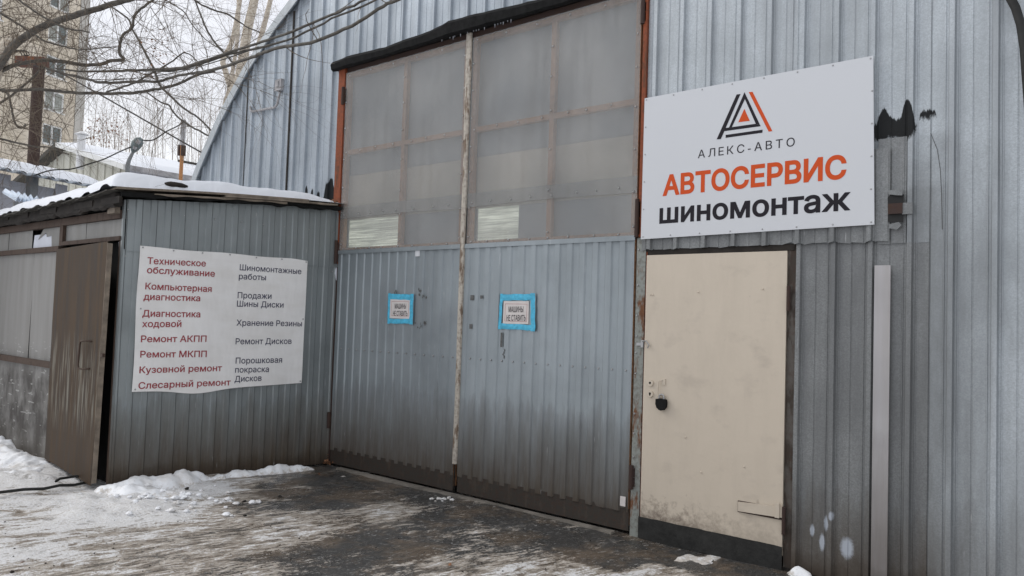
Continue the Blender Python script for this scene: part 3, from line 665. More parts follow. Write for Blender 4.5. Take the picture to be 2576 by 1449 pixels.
def lettering(text,parent,mat,frame,a,b,cap,off,weight=0.,italic=0.,track=0.,name='lettering',surf=None,lower=False):
    """one line of print from a=(s,z) to b=(s,z) on a surface, capital height cap (metres)"""
    if track:
        polys=[];x=0
        for ch in text:
            g=glyph_polys(ch,weight); 
            if not g: x+=.3; continue
            lo=min(v.x for p in g for v in p); hi=max(v.x for p in g for v in p)
            for p in g: polys.append([Vector((v.x-lo+x,v.y)) for v in p])
            x+=hi-lo+track
    else: polys=glyph_polys(text,weight)
    xs_=[v.x for p in polys for v in p]; lo,hi=min(xs_),max(xs_); V,Fc=fill(polys)
    capu=.728 if not lower else .546
    m=MB(); vs=[]
    for v in V:
        t=(v.x-lo)/(hi-lo); h=v.y/capu*cap; s=a[0]+(b[0]-a[0])*t+italic*h; z=a[1]+(b[1]-a[1])*t+h
        o=off+(surf(s,z) if surf else 0); vs.append(frame(s,o,z))
    m.add(vs,Fc); return m.build(name,mat,parent)
# ---------------------------------------------------------------- shop sign
sg=thing('shop_sign','white rectangular signboard with orange and black lettering above the cream door','sign',(-2.0,-.05,2.6))
SGP=[(-2.797,2.120),(-1.222,2.142),(-1.240,3.163),(-2.795,3.152)]
MB().prism(SGP,FA,.0465,.0515).build('board',M['white'],sg)
so_=.0527
lettering('АЛЕКС-АВТО',sg,M['ink'],FA,(-2.364,2.664),(-1.700,2.670),.056,so_,-.002,track=.30)
lettering('АВТОСЕРВИС',sg,M['orange'],FA,(-2.63,2.427),(-1.384,2.438),.138,so_,-.034)
lettering('шиномонтаж',sg,M['ink'],FA,(-2.650,2.229),(-1.357,2.241),.103,so_,-.026,lower=True)
E_=MB()
def pg(pts,k): V=[Vector(p) for p in pts]; return V
# emblem: triangle ring with a bar on its left, one bar below
ring_o=[(-2.039,3.072),(-1.925,2.828),(-2.171,2.828),(-2.163,2.847)]; 
E_.prism([(-2.039,3.072),(-1.925,2.828),(-1.958,2.849),(-2.035,3.025)],FA,so_-.001,so_)
E_.prism([(-2.039,3.072),(-2.0355,3.0245),(-2.122,2.849),(-2.142,2.849)],FA,so_-.001,so_)
E_.prism([(-2.198,2.828),(-1.9255,2.8275),(-1.958,2.8485),(-2.189,2.8485)],FA,so_-.001,so_)
E_.prism([(-2.2290,2.779),(-2.199,2.777),(-2.067,3.064),(-2.093,3.066)],FA,so_-.001,so_+.0004)
E_.prism([(-2.165,2.781),(-1.912,2.783),(-1.911,2.803),(-2.165,2.801)],FA,so_-.001,so_)
E_.build('emblem',M['ink'],sg)
MB().prism([(-2.078,2.875),(-1.999,2.874),(-2.038,2.960)],FA,so_-.001,so_).build('emblem',M['orange'],sg)
MB().prism([(-1.870,2.784),(-1.846,2.785),(-1.984,3.066),(-2.010,3.068)],FA,so_-.001,so_).build('emblem',M['orange'],sg)
pts=[]
for k in range(8): t=k/7; pts+=[(-2.78+t*1.525,.052,3.138+t*.010),(-2.78+t*1.54,.052,2.137+t*.020)]
for k in (1,2,3,4): t=k/5; pts+=[(-2.78,.052,2.137+t*1.0),(-1.243,.052,2.157+t*.99)]
screws(pts,FA,sg,.006,.003,M['screw'])
# ---------------------------------------------------------------- paper notices
def notice(label,tape,paper,t1,t2,z_off):
    t=thing('paper_notice',label,'notice',(sum(p[0] for p in tape)/4,-.03,tape[3][1]),'paper notices taped on the gate leaves')
    MB().prism(paper,FA,.0195,.0202).build('paper',M['paper'],t)
    (ax,az),(bx,bz),(cx_,cz_),(dx_,dz)=tape; pw=.045
    random.seed(int(abs(ax)*100))
    def strip(p,q,nx,nz_,w,k):
        V=[];F=[];n=10
        for j in range(n+1):
            s=j/n; x=p[0]+(q[0]-p[0])*s; z=p[1]+(q[1]-p[1])*s; e=random.uniform(-.003,.003)
            for a,o in ((0,0),(.5,.0018),(1,0)): V.append(FA(x+nx*(w*a+e),.0205+k*.0009+o*random.uniform(.3,1.6),z+nz_*(w*a+e)))
        for j in range(n):
            for i_ in range(2): a=j*3+i_; F.append((a,a+1,a+4,a+3))
        nn=len(V); V+=[(x,y+.0006,z) for x,y,z in V]; F+=[(f[0]+nn,f[3]+nn,f[2]+nn,f[1]+nn) for f in F]
        MB().add(V,F).build('tape_strip',M['tape'],t)
    strip((ax,az),(bx,bz),0,-1,.052,0); strip((dx_,dz),(cx_,cz_),0,1,.045,1); strip((ax-.002,az+.004),(dx_-.002,dz-.004),1,0,.030,2); strip((bx+.002,bz+.006),(cx_+.006,cz_-.006),-1,0,pw,3)
    x0,x1=paper[0][0]+.018,paper[1][0]-.016; z0,z1=paper[3][1]+.022,paper[0][1]-.024; w=.0025
    MB().box((x0,.0204,z0),(x1,.0207,z0+w),FA).box((x0,.0204,z1),(x1,.0207,z1+w),FA).box((x0,.0204,z0+w),(x0+w,.0207,z1),FA).box((x1-w,.0204,z0+w),(x1,.0207,z1),FA).build('printed_border',M['maroon'],t)
    lettering('МАШИНЫ',t,M['ink'],FA,*t1,.046,.0210,-.014); lettering('НЕ СТАВИТЬ',t,M['ink'],FA,*t2,.046,.0210,-.012)
notice('smaller looking notice in blue tape on the left gate leaf',[(-5.526,1.720),(-5.182,1.712),(-5.184,1.442),(-5.524,1.438)],[(-5.497,1.668),(-5.223,1.663),(-5.225,1.486),(-5.499,1.488)],((-5.431,1.579),(-5.276,1.581)),((-5.453,1.511),(-5.253,1.513)),0)
notice('notice in blue tape on the right gate leaf, nearer the cream door',[(-4.135,1.719),(-3.771,1.722),(-3.762,1.427),(-4.144,1.430)],[(-4.097,1.662),(-3.831,1.664),(-3.828,1.478),(-4.099,1.474)],((-4.041,1.571),(-3.885,1.574)),((-4.060,1.500),(-3.858,1.505)),0)
# ================================================================== SHED
shed=thing('lean_to_shed','low shed of corrugated zinc and tin panels under a snowy slate roof','shed',(-6.68,-1.99,0))
sheet('corrugated_sheet',M['zinc_shed'],shed,ribs_c8(.0,2.02,.119,.011,-.03),.005,2.0,FS,.0,26,.005,51,.004)
sheet('corrugated_sheet',M['zinc_shed'],shed,ribs_c8(.012,2.00,.119,.011,-.03),1.985,lambda s:2.425+.085*s,FS,.006,8,.005,52,.002)
# crumpled flap at the right end
MB().prism([(1.975,2.54),(2.03,2.56),(2.035,2.30),(2.02,2.12),(2.035,1.99),(1.985,1.98)],FS,.012,.030).build('bent_flap',M['zinc_shed'],shed)
MB().prism([(2.0,1.99),(2.035,1.96),(2.03,1.82),(2.005,1.86),(1.99,1.93)],FS,.010,.022).build('foam_scrap',M['foam'],shed)
screws([(.02+.24*k+.03*math.sin(k*5),.014,z) for k in range(9) for z in (2.34,1.94)],FS,shed,.007,.005)
# corner trim and end return
MB().box((-6.70,-.005,0),(-6.672,.012,2.42),FD).build('corner_trim',M['zinc_shed'],shed)
# side wall: rails, post and tin panels
LX=-12.6
sd=lambda x,y,Y=-1.99: hit(x,y,(0,Y,0),(0,1,0))
for z0,z1,x1 in ((2.262,2.330,-6.70),(2.022,2.072,-7.98),(.905,.965,-7.985)):
    MB().box((LX,-.03,z0),(x1,.03,z1),FD).build('rail',M['beam_brown'],shed)
MB().box((-7.985,-.03,2.074),(-6.70,.024,2.110),FD).build('rail',M['beam_brown'],shed)
MB().box((-7.975,-.04,.0),(-7.900,.028,2.021),FD).box((-7.975,-.04,2.1105),(-7.900,.028,2.261),FD).build('door_post',M['beam_brown'],shed)
MB().box((-6.735,-.03,.0),(-6.703,.01,2.073),FD).build('door_post',M['beam_brown'],shed)
def tin(x0,x1,z0,z1,mt,sd_=0,nx=10,off=-.004):
    return sheet('tin_panel',mt,shed,[(x0+(x1-x0)*k/nx,0) for k in range(nx+1)],z0,z1,FD,off,8,.008,sd_+70)
tin(-7.899,-7.45,2.111,2.262,M['zinc_flat'],1); tin(-7.445,-6.72,2.111,2.262,M['zinc_flat'],2)
# upper panel with a torn corner
MB().prism([(-8.86,2.262),(-7.976,2.262),(-7.976,2.072),(-8.24,2.072),(-8.26,2.185),(-8.38,2.178),(-8.40,2.22),(-8.60,2.16),(-8.47,2.262)][::1],FD,-.008,-.005).build('torn_panel',M['zinc_flat'],shed)
MB().prism([(-8.74,2.075),(-8.26,2.075),(-8.26,2.19),(-8.40,2.185),(-8.42,2.21),(-8.72,2.21)],FD,-.018,-.012).build('foam_board',M['foam'],shed)
tin(-9.42,-8.745,2.072,2.262,M['zinc_flat'],3); tin(-10.4,-9.425,2.072,2.262,M['zinc_flat'],4); tin(LX,-10.405,2.072,2.262,M['zinc_flat'],9)
tin(-8.665,-7.985,.965,2.022,M['dirtytin'],5); tin(-9.75,-8.67,.965,2.022,M['dirtytin'],6); tin(-10.9,-9.755,.965,2.022,M['dirtytin'],10); tin(LX,-10.905,.965,2.022,M['dirtytin'],11)
tin(-8.70,-7.985,.0,.905,M['dirtytin'],7); tin(-9.75,-8.705,.0,.905,M['dirtytin'],8); tin(-10.9,-9.755,0,.905,M['dirtytin'],12); tin(LX,-10.905,0,.905,M['dirtytin'],13)
# body behind the skins, so that no light passes
MB().add([(LX,-1.90,-.05),(-6.73,-1.90,-.05),(-6.42,.05,-.05),(LX,.05,-.05),(LX,-1.90,2.40),(-6.73,-1.90,2.40),(-6.42,.05,2.40),(LX,.05,2.40)],[(0,3,2,1),(4,5,6,7),(0,1,5,4),(1,2,6,5),(2,3,7,6),(3,0,4,7)]).build('inner_wall',M['void'],shed)
# brown door standing slightly ajar
H0=Vector((-7.955,-2.022,0)); H1=Vector((-6.735,-2.085,0)); DU=(H1-H0).normalized(); DN=Vector((DU.y,-DU.x,0)); DW=(H1-H0).length
def FB(s,out,z): p=H0+DU*s+DN*out; return (p.x+.030*(z-1)*(s/DW),p.y,z)
bd=sheet('door',M['brown'],shed,[(DW*k/20,0) for k in range(21)],lambda s:.065-.055*s/DW,lambda s:2.035+.02*s/DW,FB,.02,20,.006,91); bd['label']='brown scuffed metal door standing slightly ajar'
MB().box((.02,-.022,.10),(DW-.004,.004,2.02),FB).build('door_core',M['dark'],bd)
MB().box((DW-.003,-.02,.03),(DW+.003,.020,2.04),FB).build('door_edge',M['plank'],bd)
hx=lambda x:(x+7.955)/(-6.755+7.955)*DW
MB().tube([FB(hx(-6.945),.02,1.205),FB(hx(-7.0),.055,1.212),FB(hx(-7.095),.06,1.20),FB(hx(-7.110),.06,1.17),FB(hx(-7.118),.06,.99),FB(hx(-7.10),.06,.968),FB(hx(-7.0),.055,.965),FB(hx(-6.95),.02,.975)],.0075,8).build('handle',M['beam_brown'],bd,True)
MB().box((DW-.01,.0,1.085),(DW+.055,.02,1.115),FB).build('bolt',M['beam_brown'],bd)
MB().prism([(-6.765,2.062),(-6.715,2.068),(-6.712,1.78),(-6.728,1.70),(-6.728,1.93),(-6.755,2.0)],FD,-.01,.0).build('foam_strip',M['foam'],shed)
# roof: slates with a ragged edge along the side, planks along the front
def zr(x,y): # roof underside height
    return 2.445+.082*(y+1.99)*.9+ .022*max(-7.4,min(-6.6,x))+.1628 + (x+7.4)*.020*(x<-7.4)
random.seed(12)
x=-6.62; k=0
while x>-12.6:
    w=random.uniform(.30,.42); y0=-2.175+random.uniform(-.02,.02); V=[];F=[]; n=10
    for j in range(n+1):
        xx=x-w*j/n; zz=zr(xx,-2.1)+.003*math.sin(j*2*math.pi/5)-.020*(j/n)+.022+random.uniform(-.002,.002)
        for yy,dz in ((y0,0),(y0,-.009),(.0,-.009+.16),(.0,.16)): V.append((xx,yy+random.uniform(-.004,.004)*(yy<-1),zz+dz))
    for j in range(n):
        for q in range(4): a=j*4+q; b=j*4+(q+1)%4; F.append((a,b,b+4,a+4))
    F+=[(3,2,1,0),(n*4,n*4+1,n*4+2,n*4+3)]
    MB().add(V,F).build('roof_slate',M['slate'],shed); x-=w-.045; k+=1
# ragged dark felt and timber beneath the slates
V=[];F=[];n=120
for j in range(n+1):
    xx=-6.64-(12.6-6.64)*j/n; zt=zr(xx,-2.1)+.012; zb=2.322+.028*mnoise.noise(Vector((xx*3.1,4,1)))+.02*mnoise.noise(Vector((xx*11,4,1)))+.02*(xx>-7.3)
    V+=[(xx,-2.09,zt),(xx,-2.105,zb+.02),(xx,-2.085,zb),(xx,-2.03,zb+.02),(xx,-2.03,zt)]
for j in range(n):
    for q in range(5): a=j*5+q; b=j*5+(q+1)%5; F.append((a,b,b+5,a+5))
F+=[(4,3,2,1,0),tuple(n*5+q for q in range(5))]
MB().add(V,F).build('roof_edge_timber',M['dark'],shed)
random.seed(5)
for j in range(9):
    xx=-6.9-j*.62+random.uniform(-.1,.1); h=random.uniform(.03,.06)
    MB().box((xx,.098,2.40-h*.6),(xx+random.uniform(.15,.4),.118,2.40+h*.5),FD).build('timber_offcut',M['dark'],shed)
# front edge, sagging planks over a dark felt strip
def zf(s): return 2.492+.062*s+.012*math.sin(min(1,max(0,s/2))*math.pi)
def strip(name,mat,s0,s1,o0,o1,d0,d1,jag=0,n=40,seed=0):
    V=[];F=[]
    for j in range(n+1):
        s=s0+(s1-s0)*j/n; a=zf(s)+d0+jag*mnoise.noise(Vector((s*7,seed,1))); b=zf(s)+d1+jag*.3*mnoise.noise(Vector((s*5,seed,8)))
        o=o1+.006*mnoise.noise(Vector((s*3,seed,3))); V+=[FS(s,o0,a),FS(s,o,a),FS(s,o,b),FS(s,o0,b)]
    for j in range(n):
        for q in range(4): a=j*4+q; b=j*4+(q+1)%4; F.append((a,b,b+4,a+4))
    F+=[(3,2,1,0),tuple(n*4+q for q in range(4))]
    return MB().add(V,F).build(name,mat,shed)
strip('edge_plank',M['plank'],-.10,1.62,-.1,.125,.004,.022,0,30,1)
strip('edge_plank',M['plank'],.80,1.93,-.1,.135,-.016,.001,.004,30,2)
strip('edge_felt',M['tar'],-.06,2.0,-.1,.10,-.052,-.018,.03,60,3)
strip('edge_plank',M['plank'],.2,1.4,-.1,.118,-.035,-.02,.012,40,4)
MB().box((-6.85,.03,2.36),(-6.70,.09,2.405),FD).box((-6.84,.03,2.30),(-6.70,.075,2.352),FD).build('beam_end',M['plank'],shed)
# snow on the roof
xs_=np.concatenate([np.arange(-12.6,-6.2,.03)]); ys_=np.arange(-2.14,.02,.02); A,B=np.meshgrid(xs_,ys_)
xr=-6.68+.1635*(B+1.99)+.115; A=np.minimum(A,xr+.0)
dR=(xr-A); dS=(B+2.14-.003*np.sin(A*17)); s_=(B+1.99)/.987
def rim(d,w): t=np.clip(d/w,0,1); return np.sqrt(1-(1-t)**2)
hN=fbm(A*1.6+3,B*1.6,3,5); h=.055+.09*hN
h=h+.035*np.exp(-((s_-.05)/.2)**2)*(dR<.6)+.03*np.exp(-((s_-.75)/.2)**2)
h=h*rim(dR,.07)*rim(dS,.07)*np.clip((1.93-s_)/.35,0,1)**.6*np.clip((A+12.6)/.3,0,1)
zrv=np.vectorize(zr)(A,B); zfv=2.52+.058*s_+.012*np.sin(np.clip(s_/2,0,1)*math.pi)
wgt=np.clip((dR-.1)/.5,0,1); zb=zfv*(1-wgt)+(zrv+.025)*wgt
h=h+ (fbm(A*9,B*9,3,8)-.44)*.018*(h>.02)
sn=grid_mesh('roof_snow',A,B,zb+h-.003,M['snowroof']); tag(sn,'thick rounded snow layer lying on the roof of the corrugated shed','snow',kind='stuff')
sk=MB()
for (yy,idx) in ((0,0),): pass
# dark bundle and dry leaves on the roof edge
bn=MB().tube([FS(.28,.09,2.585),FS(.33,.10,2.59),FS(.42,.10,2.59),FS(.47,.09,2.585)],[.016,.024,.023,.018],8).build('rag_roll',M['dark'],None,True); tag(bn,'dark rolled rag poking out of the snow at the shed roof edge','rag')
def leafmat():
    m=Mt('dry_leaf',(.28,.12,.06),.8,0,.2); n=m.noise(m.pos(),25,2); m.set('Base Color',m.mix(m.rng(n,.35,.65,0,1),(.11,.055,.035),(.30,.15,.08))); return m.m
M['leaf']=leafmat()
def leafpile(label,c,n,r,h,seed,size=.02,kind='stuff'):
    random.seed(seed); m=MB()
    for k in range(n):
        p=Vector(c)+Vector((random.gauss(0,r),random.gauss(0,r*.6),abs(random.gauss(0,h))+.006)); d=Vector((random.gauss(0,1),random.gauss(0,1),random.gauss(0,.6))).normalized(); e=d.orthogonal().normalized(); f=d.cross(e); s=size*random.uniform(.5,1.2)
        V=[p+d*s,p+e*s*.5+f*s*.15,p-d*s,p-e*s*.5+f*s*.2,p+f*s*.35]; m.add(V,[(0,1,4),(1,2,4),(2,3,4),(3,0,4)])
    o=m.build('dry_leaves',M['leaf']); tag(o,label,'leaves',kind=kind); return o
q=FS(1.90,.06,2.625); leafpile('brown dry leaves caught at the right end of the shed roof',q,40,.035,.012,3,.018)
q=onz(830,1166,0); leafpile('reddish dry leaves piled in the corner between shed and gate',(q.x-.02,q.y-.03,gz(q.x,q.y)+.01),70,.045,.03,4,.018)
# ---------------------------------------------------------------- service banner
bn_=thing('service_banner','white vinyl banner listing garage services in red and dark blue print','banner',tuple(C1+U*.9+N*.03+Vector((0,0,.76))))
def bs(s,z): return .004*math.sin(s*5+z*3)+.007*mnoise.noise(Vector((s*2.2,z*2.2,3)))+.006*mnoise.noise(Vector((s*1.2+z*2.4,z-s,8)))
def btop(s): return 2.035+.004*math.sin(s*9)-(.012 if s>1.5 else 0)*(s-1.5)/.18
def bbot(s): return .790-.034*math.exp(-((s-.66)/.22)**2)+.031*max(0,(s-.8)/.88)
V=[];F=[];nx,nz_=60,44
for k in range(nz_+1):
    for j in range(nx+1):
        t=j/nx; s=.127+(1.680-.127)*t; z=bbot(s)+(btop(s)-bbot(s))*k/nz_; edge=.0
        V.append(FS(s+.003*math.sin(z*7)*(t<.03),.022+bs(s,z),z))
nn=len(V); V+=[tuple(Vector(v)-N*.001) for v in V]
for k in range(nz_):
    for j in range(nx): a=k*(nx+1)+j; F.append((a,a+1,a+nx+2,a+nx+1)); F.append((nn+a,nn+a+nx+1,nn+a+nx+2,nn+a+1))
MB().add(V,F).build('cloth',M['vinyl'],bn_,True)
RED=[('Техническое',(.193,1.888),(.691,1.9)),('обслуживание',(.194,1.808),(.778,1.813)),('Компьютерная',(.189,1.668),(.755,1.672)),('диагностика',(.181,1.577),(.656,1.584)),('Диагностика',(.178,1.433),(.663,1.440)),('ходовой',(.18,1.342),(.504,1.350)),('Ремонт АКПП',(.177,1.213),(.728,1.22)),('Ремонт МКПП',(.177,1.082),(.738,1.083)),('Кузовной ремонт',(.176,.948),(.883,.954)),('Слесарный ремонт',(.175,.814),(.969,.822))]
BLU=[('Шиномонтажные',(1.005,1.889),(1.618,1.890)),('работы',(1.001,1.805),(1.263,1.809)),('Продажи',(.999,1.628),(1.327,1.634)),('Шины Диски',(.996,1.549),(1.452,1.555)),('Хранение Резины',(.999,1.372),(1.652,1.378)),('Ремонт Дисков',(.998,1.199),(1.554,1.205)),('Порошковая',(1.006,1.02),(1.463,1.024)),('покраска',(1.005,.936),(1.333,.937)),('Дисков',(1.004,.850),(1.264,.855))]
for t,a,b in RED: lettering(t,bn_,M['maroon'],FS,a,b,.056,.0245,-.016,surf=bs)
for t,a,b in BLU: lettering(t,bn_,M['navy'],FS,a,b,.055,.0245,-.010,surf=bs)
screws([(.15+k*.252,.030+bs(.15+k*.252,2.01),btop(.15+k*.252)-.014) for k in range(7)]+[(.15,.028,.81),(1.66,.026,.84),(.16,.03,1.5),(1.66,.026,1.45)],FS,bn_,.008,.005)
# ---------------------------------------------------------------- hose on the ground
pts=[onz(a,b) for a,b in ((-120,1275),(0,1254),(60,1247),(110,1242),(150,1232),(185,1226),(215,1216),(245,1206))]
hs=MB().tube([(p.x,p.y,gz(p.x,p.y)+.035) for p in pts],.012,8).build('hose',M['rubber'],None,True); tag(hs,'black hose running over the snow out from under the brown door','hose')
pts=[onz(a,b) for a,b in ((140,1226),(150,1219),(168,1213),(190,1211),(215,1209))]
hs=MB().tube([(p.x,p.y,gz(p.x,p.y)+.05) for p in pts],.011,8).build('hose',M['rubber'],None,True); tag(hs,'short curved end of black hose beside the longer one at the brown door','hose')
for k,(a,b,lab) in enumerate(((1132,1426,'single orange leaf lying on the ice nearest the bottom edge'),(803,1195,'small orange leaf on the dark ground near the shed end'),(57,1420,'small brown leaf on the snow at bottom left'),(298,1415,'brown withered leaf scrap on the dirty snow'))):
    q=onz(a,b); random.seed(60+k); o=leafpile(lab,(q.x,q.y,gz(q.x,q.y)+.008),1,.001,.001,60+k,.022,None); o.name='fallen_leaf'; o['category']='leaf'
def clods(label,spots,mat,seed):
    random.seed(seed); m=MB()
    for a,b,s in spots:
        q=onz(a,b); c=Vector((q.x,q.y,gz(q.x,q.y)+s*.3)); V=[]
        for i in range(3):
            for j in range(7): t=2*math.pi*j/7; r=s*(.6,1,.5)[i]*random.uniform(.7,1.25); V.append(c+Vector((r*math.cos(t),r*math.sin(t),s*(-.4,.1,.55)[i]*random.uniform(.7,1.1))))
        F=[tuple(range(14,21))]+[(i*7+j,i*7+(j+1)%7,(i+1)*7+(j+1)%7,(i+1)*7+j) for i in range(2) for j in range(7)]; m.add(V,F)
    o=m.build('ground_debris',mat); tag(o,label,'debris',kind='stuff'); return o
random.seed(77)
clods('scattered dark crumbs and twigs on the dirty snow',[(random.uniform(0,1500),random.uniform(1300,1445),random.uniform(.003,.007)) for _ in range(90)]+[(470,1243,.02),(615,1262,.018),(616,1300,.014),(705,1248,.02),(30,1443,.014)],M['dark'],5)
clods('broken lumps of grey ice near the gate sill',[(1110+random.uniform(-25,28),1254+random.uniform(-5,5),random.uniform(.008,.022)) for _ in range(16)]+[(random.gauss(430,90),random.gauss(1262,14),random.uniform(.008,.035)) for _ in range(70)],M['snow'],6)
# ================================================================== BACKGROUND
# apartment block far behind
apm=Mt('ochre_panel_concrete',(.44,.37,.28),.85); n_=apm.noise(apm.pos(),.5,6,.7); apm.set('Base Color',apm.mix(apm.rng(n_,.35,.65,0,1),(.63,.56,.46),(.52,.45,.345))); apm=apm.m
apm2=m_simple('pale_end_panel',(.46,.44,.40),.85,0,.1,.6)
wfr=m_simple('white_window_frame',(.72,.72,.70),.5,0,.04,3)
gls=Mt('dim_window_glass',(.10,.12,.115),.08,0,.8).m
curt=m_simple('pale_curtain_behind_glass',(.30,.31,.28),.6,0,.3,2)
ca=at(204,400,66); ca.z=0; ad=Vector((-math.sin(R(21.8)),math.cos(R(21.8)),0)); an=Vector((ad.y,-ad.x,0))   # face runs along -ad, faces an
apt=thing('apartment_building','tall ochre panel apartment block with white framed windows far left','building',tuple(ca))
def FP(s,out,z): p=ca-ad*s+an*out; return (p.x,p.y,z)      # s measured from the right corner towards us
LEN=32
MB().box((0,-13,0),(LEN,-.35,36.0),FP).build('wall',apm2,apt)
FH=2.84; BW=3.2; s0=.9
pane=[];
MB().box((-.02,-13,0),(s0-.02,.02,36),FP).build('corner_pier',apm2,apt)
wm=None
for f in range(13):
    z0=-.25+f*FH
    for b in range(9):
        x0=s0+b*BW; has=(b%3)!=0 or b==0
        wx0,wx1,wz0,wz1=x0+.6,x0+2.5,z0+.75,z0+2.40
        if b in (0,): wx0,wx1=x0+1.1,x0+2.95
        g=.03; m=MB(); vis=z0+FH>4
        if not vis or b%2: m.box((x0+g,-.3,z0+g),(x0+BW-g,0,z0+FH-g),FP)
        else:
            m.box((x0+g,-.3,z0+g),(x0+BW-g,0,wz0),FP); m.box((x0+g,-.3,wz1),(x0+BW-g,0,z0+FH-g),FP)
            m.box((x0+g,-.3,wz0+.001),(wx0,0,wz1-.001),FP); m.box((wx1,-.3,wz0+.001),(x0+BW-g,0,wz1-.001),FP)
        p=m.build('wall_panel',apm,apt)
        if vis and b%2==0:
            w=MB(); fw_=.11; y0,y1=-.22,-.05
            w.box((wx0,y0,wz0),(wx1,y1,wz0+fw_),FP); w.box((wx0,y0,wz1-fw_),(wx1,y1,wz1),FP)
            mid=(wx0+wx1)/2
            for a,bb in ((wx0,wx0+fw_),(mid-fw_/2,mid+fw_/2),(wx1-fw_,wx1)): w.box((a,y0,wz0+fw_),(bb,y1,wz1-fw_),FP)
            w.box((wx0-.08,-.06,wz0-.08),(wx1+.08,.10,wz0-.01),FP)
            wo=w.build('window',wfr,apt)
            MB().box((wx0+.02,-.18,wz0+.02),(mid-.01,-.16,wz1-.02),FP).build('pane',gls if (f*5+b)%3 else curt,wo)
            MB().box((mid+.01,-.18,wz0+.02),(wx1-.02,-.16,wz1-.02),FP).build('pane',gls if (f*7+b)%2 else curt,wo)
# cream gabled building
crm=Mt('cream_profiled_cladding',(.50,.49,.42),.6); n_=crm.noise(crm.pos(3,3,.6),1.2,5); crm.set('Base Color',crm.mix(crm.rng(n_,.4,.7,0,1),(.55,.54,.47),(.43,.42,.35))); crm=crm.m
E0=at(323,414,21); YG=E0.y; ze=E0.z
A0=hit(170,365,(0,YG,0),(0,1,0)); za=A0.z; xa=A0.x; xe=E0.x
cb=thing('cream_building','cream corrugated gabled building with snow on its roof behind the shed','building',(xa,YG,0))
def FG(s,out,z): return (s,YG-out,z)
sec=ribs_c8(2*xa-xe+.02,xe,.5,.035); 
sheet('gable_wall',crm,cb,[(x,o*1.0) for x,o in sec],0,lambda x:ze+(za-ze)*(1-abs(x-xa)/(xe-xa))-.05,FG,0,3,0.0,1)
LB=26
MB().box((xe-.2,YG+.02,0),(xe-.02,YG+LB,ze-.05)).build('side_wall',m_simple('pale_grey_render',(.50,.50,.54),.8,0,.06,1),cb)
for sgn in (1,-1):
    x1=xa+sgn*(xe-xa+.5); z1=ze-(za-ze)*.5/(xe-xa)
    V=[(xa,YG-.35,za+.02),(x1,YG-.35,z1+.02),(x1,YG+LB,z1+.02),(xa,YG+LB,za+.02),(xa,YG-.35,za-.12),(x1,YG-.35,z1-.12),(x1,YG+LB,z1-.12),(xa,YG+LB,za-.12)]
    MB().add(V,[(0,1,2,3),(4,7,6,5),(0,4,5,1),(1,5,6,2),(2,6,7,3),(3,7,4,0)]).build('roof_slab',wfr if sgn>0 else M['slate'],cb)
    if sgn>0:
        GX=np.linspace(0,1,26)[None,:].repeat(60,0); GY=np.linspace(0,1,60)[:,None].repeat(26,1)
        XX=xa+(x1-xa)*GX; YY=YG-.3+(LB+.2)*GY; ZZ=za+.02+(z1-za)*GX+.13*rim(np.minimum(GX,1-GX)*4,.25)*rim(np.minimum(GY,1-GY)*20,.5)*(.75+.6*fbm(XX*.9,YY*.6,3,2))
        o=grid_mesh('roof_snow_slab',XX-xa,YY-YG,ZZ,M['snowroof'],cb); 
        for q,t in enumerate((.22,.42,.58,.72,.84)):
            xx=xa+(x1-xa)*t; zz=za+(z1-za)*t+.21
            MB().beam((xx,YG+3+q*.3,zz),(xx,YG+LB-1,zz),.07,.07).build('snow_rail',M['slate'],cb)
            for u in range(5): MB().beam((xx,YG+4+u*4.4,zz-.16),(xx,YG+4+u*4.4,zz+.10),.06,.22).build('rail_bracket',M['slate'],cb)
MB().beam((xe+.47,YG-.3,ze-.17),(xe+.47,YG+LB,ze-.17),.14,.13).build('gutter',M['whitestrip'],cb)
for u in range(9): MB().beam((xe+.0,YG+1+u*2.7,ze-.30),(xe+.45,YG+1+u*2.7,ze-.14),.06,.08).build('eave_bracket',M['whitestrip'],cb)
pp=hit(202,400,(0,YG-.25,0),(0,1,0)); pt=hit(204,340,(0,YG-.25,0),(0,1,0))
MB().tube([(pp.x,YG-.25,pp.z-.3),(pp.x,YG-.25,pt.z)],.11,12).tube([(pp.x,YG-.25,pt.z+.01),(pp.x,YG-.25,pt.z+.10)],[.20,.05],12).build('flue_pipe',m_simple('white_flue',(.66,.66,.66),.6,0,.06,3),cb)
# grey outbuilding with a snowy slate roof, left
ob=thing('grey_outbuilding','low grey outbuilding with corrugated snow covered roof left of the pole','building',tuple(onz(140,428,0) if False else at(140,440,16)))
e0=hit(-260,372,(0,0,4.0),(0,0,1)); e1=hit(285,476,(0,0,4.0),(0,0,1)); d_=(e1-e0).normalized(); nb=Vector((d_.y,-d_.x,0)); L_=(e1-e0).length
if nb.dot(CAM-e0)<0: nb=-nb
def FO(s,out,z): p=e0+d_*s+nb*out; return (p.x,p.y,z)
g1=m_simple('grey_blockwork',(.42,.42,.45),.85,0,.1,2)
MB().box((.0,-5,0),(L_-.3,-.35,3.85),FO).build('wall',g1,ob)
n=int(L_/.28)
V=[];F=[]
for j in range(n*6+1):
    s=j/6*.28; z=4.0+.025*math.cos(j*math.pi/3)
    V+=[FO(s,.12,z-.03),FO(s,.12,z-.05),FO(s,-4.6,z+.80),FO(s,-4.6,z+.82)]
for j in range(n*6):
    for q in range(4): a=j*4+q; b=j*4+(q+1)%4; F.append((a,b,b+4,a+4))
MB().add(V,F).build('corrugated_roof',M['zinc_hi'],ob)
GX=np.linspace(0,L_-.2,110)[None,:].repeat(30,0); GY=np.linspace(0,1,30)[:,None].repeat(110,1)
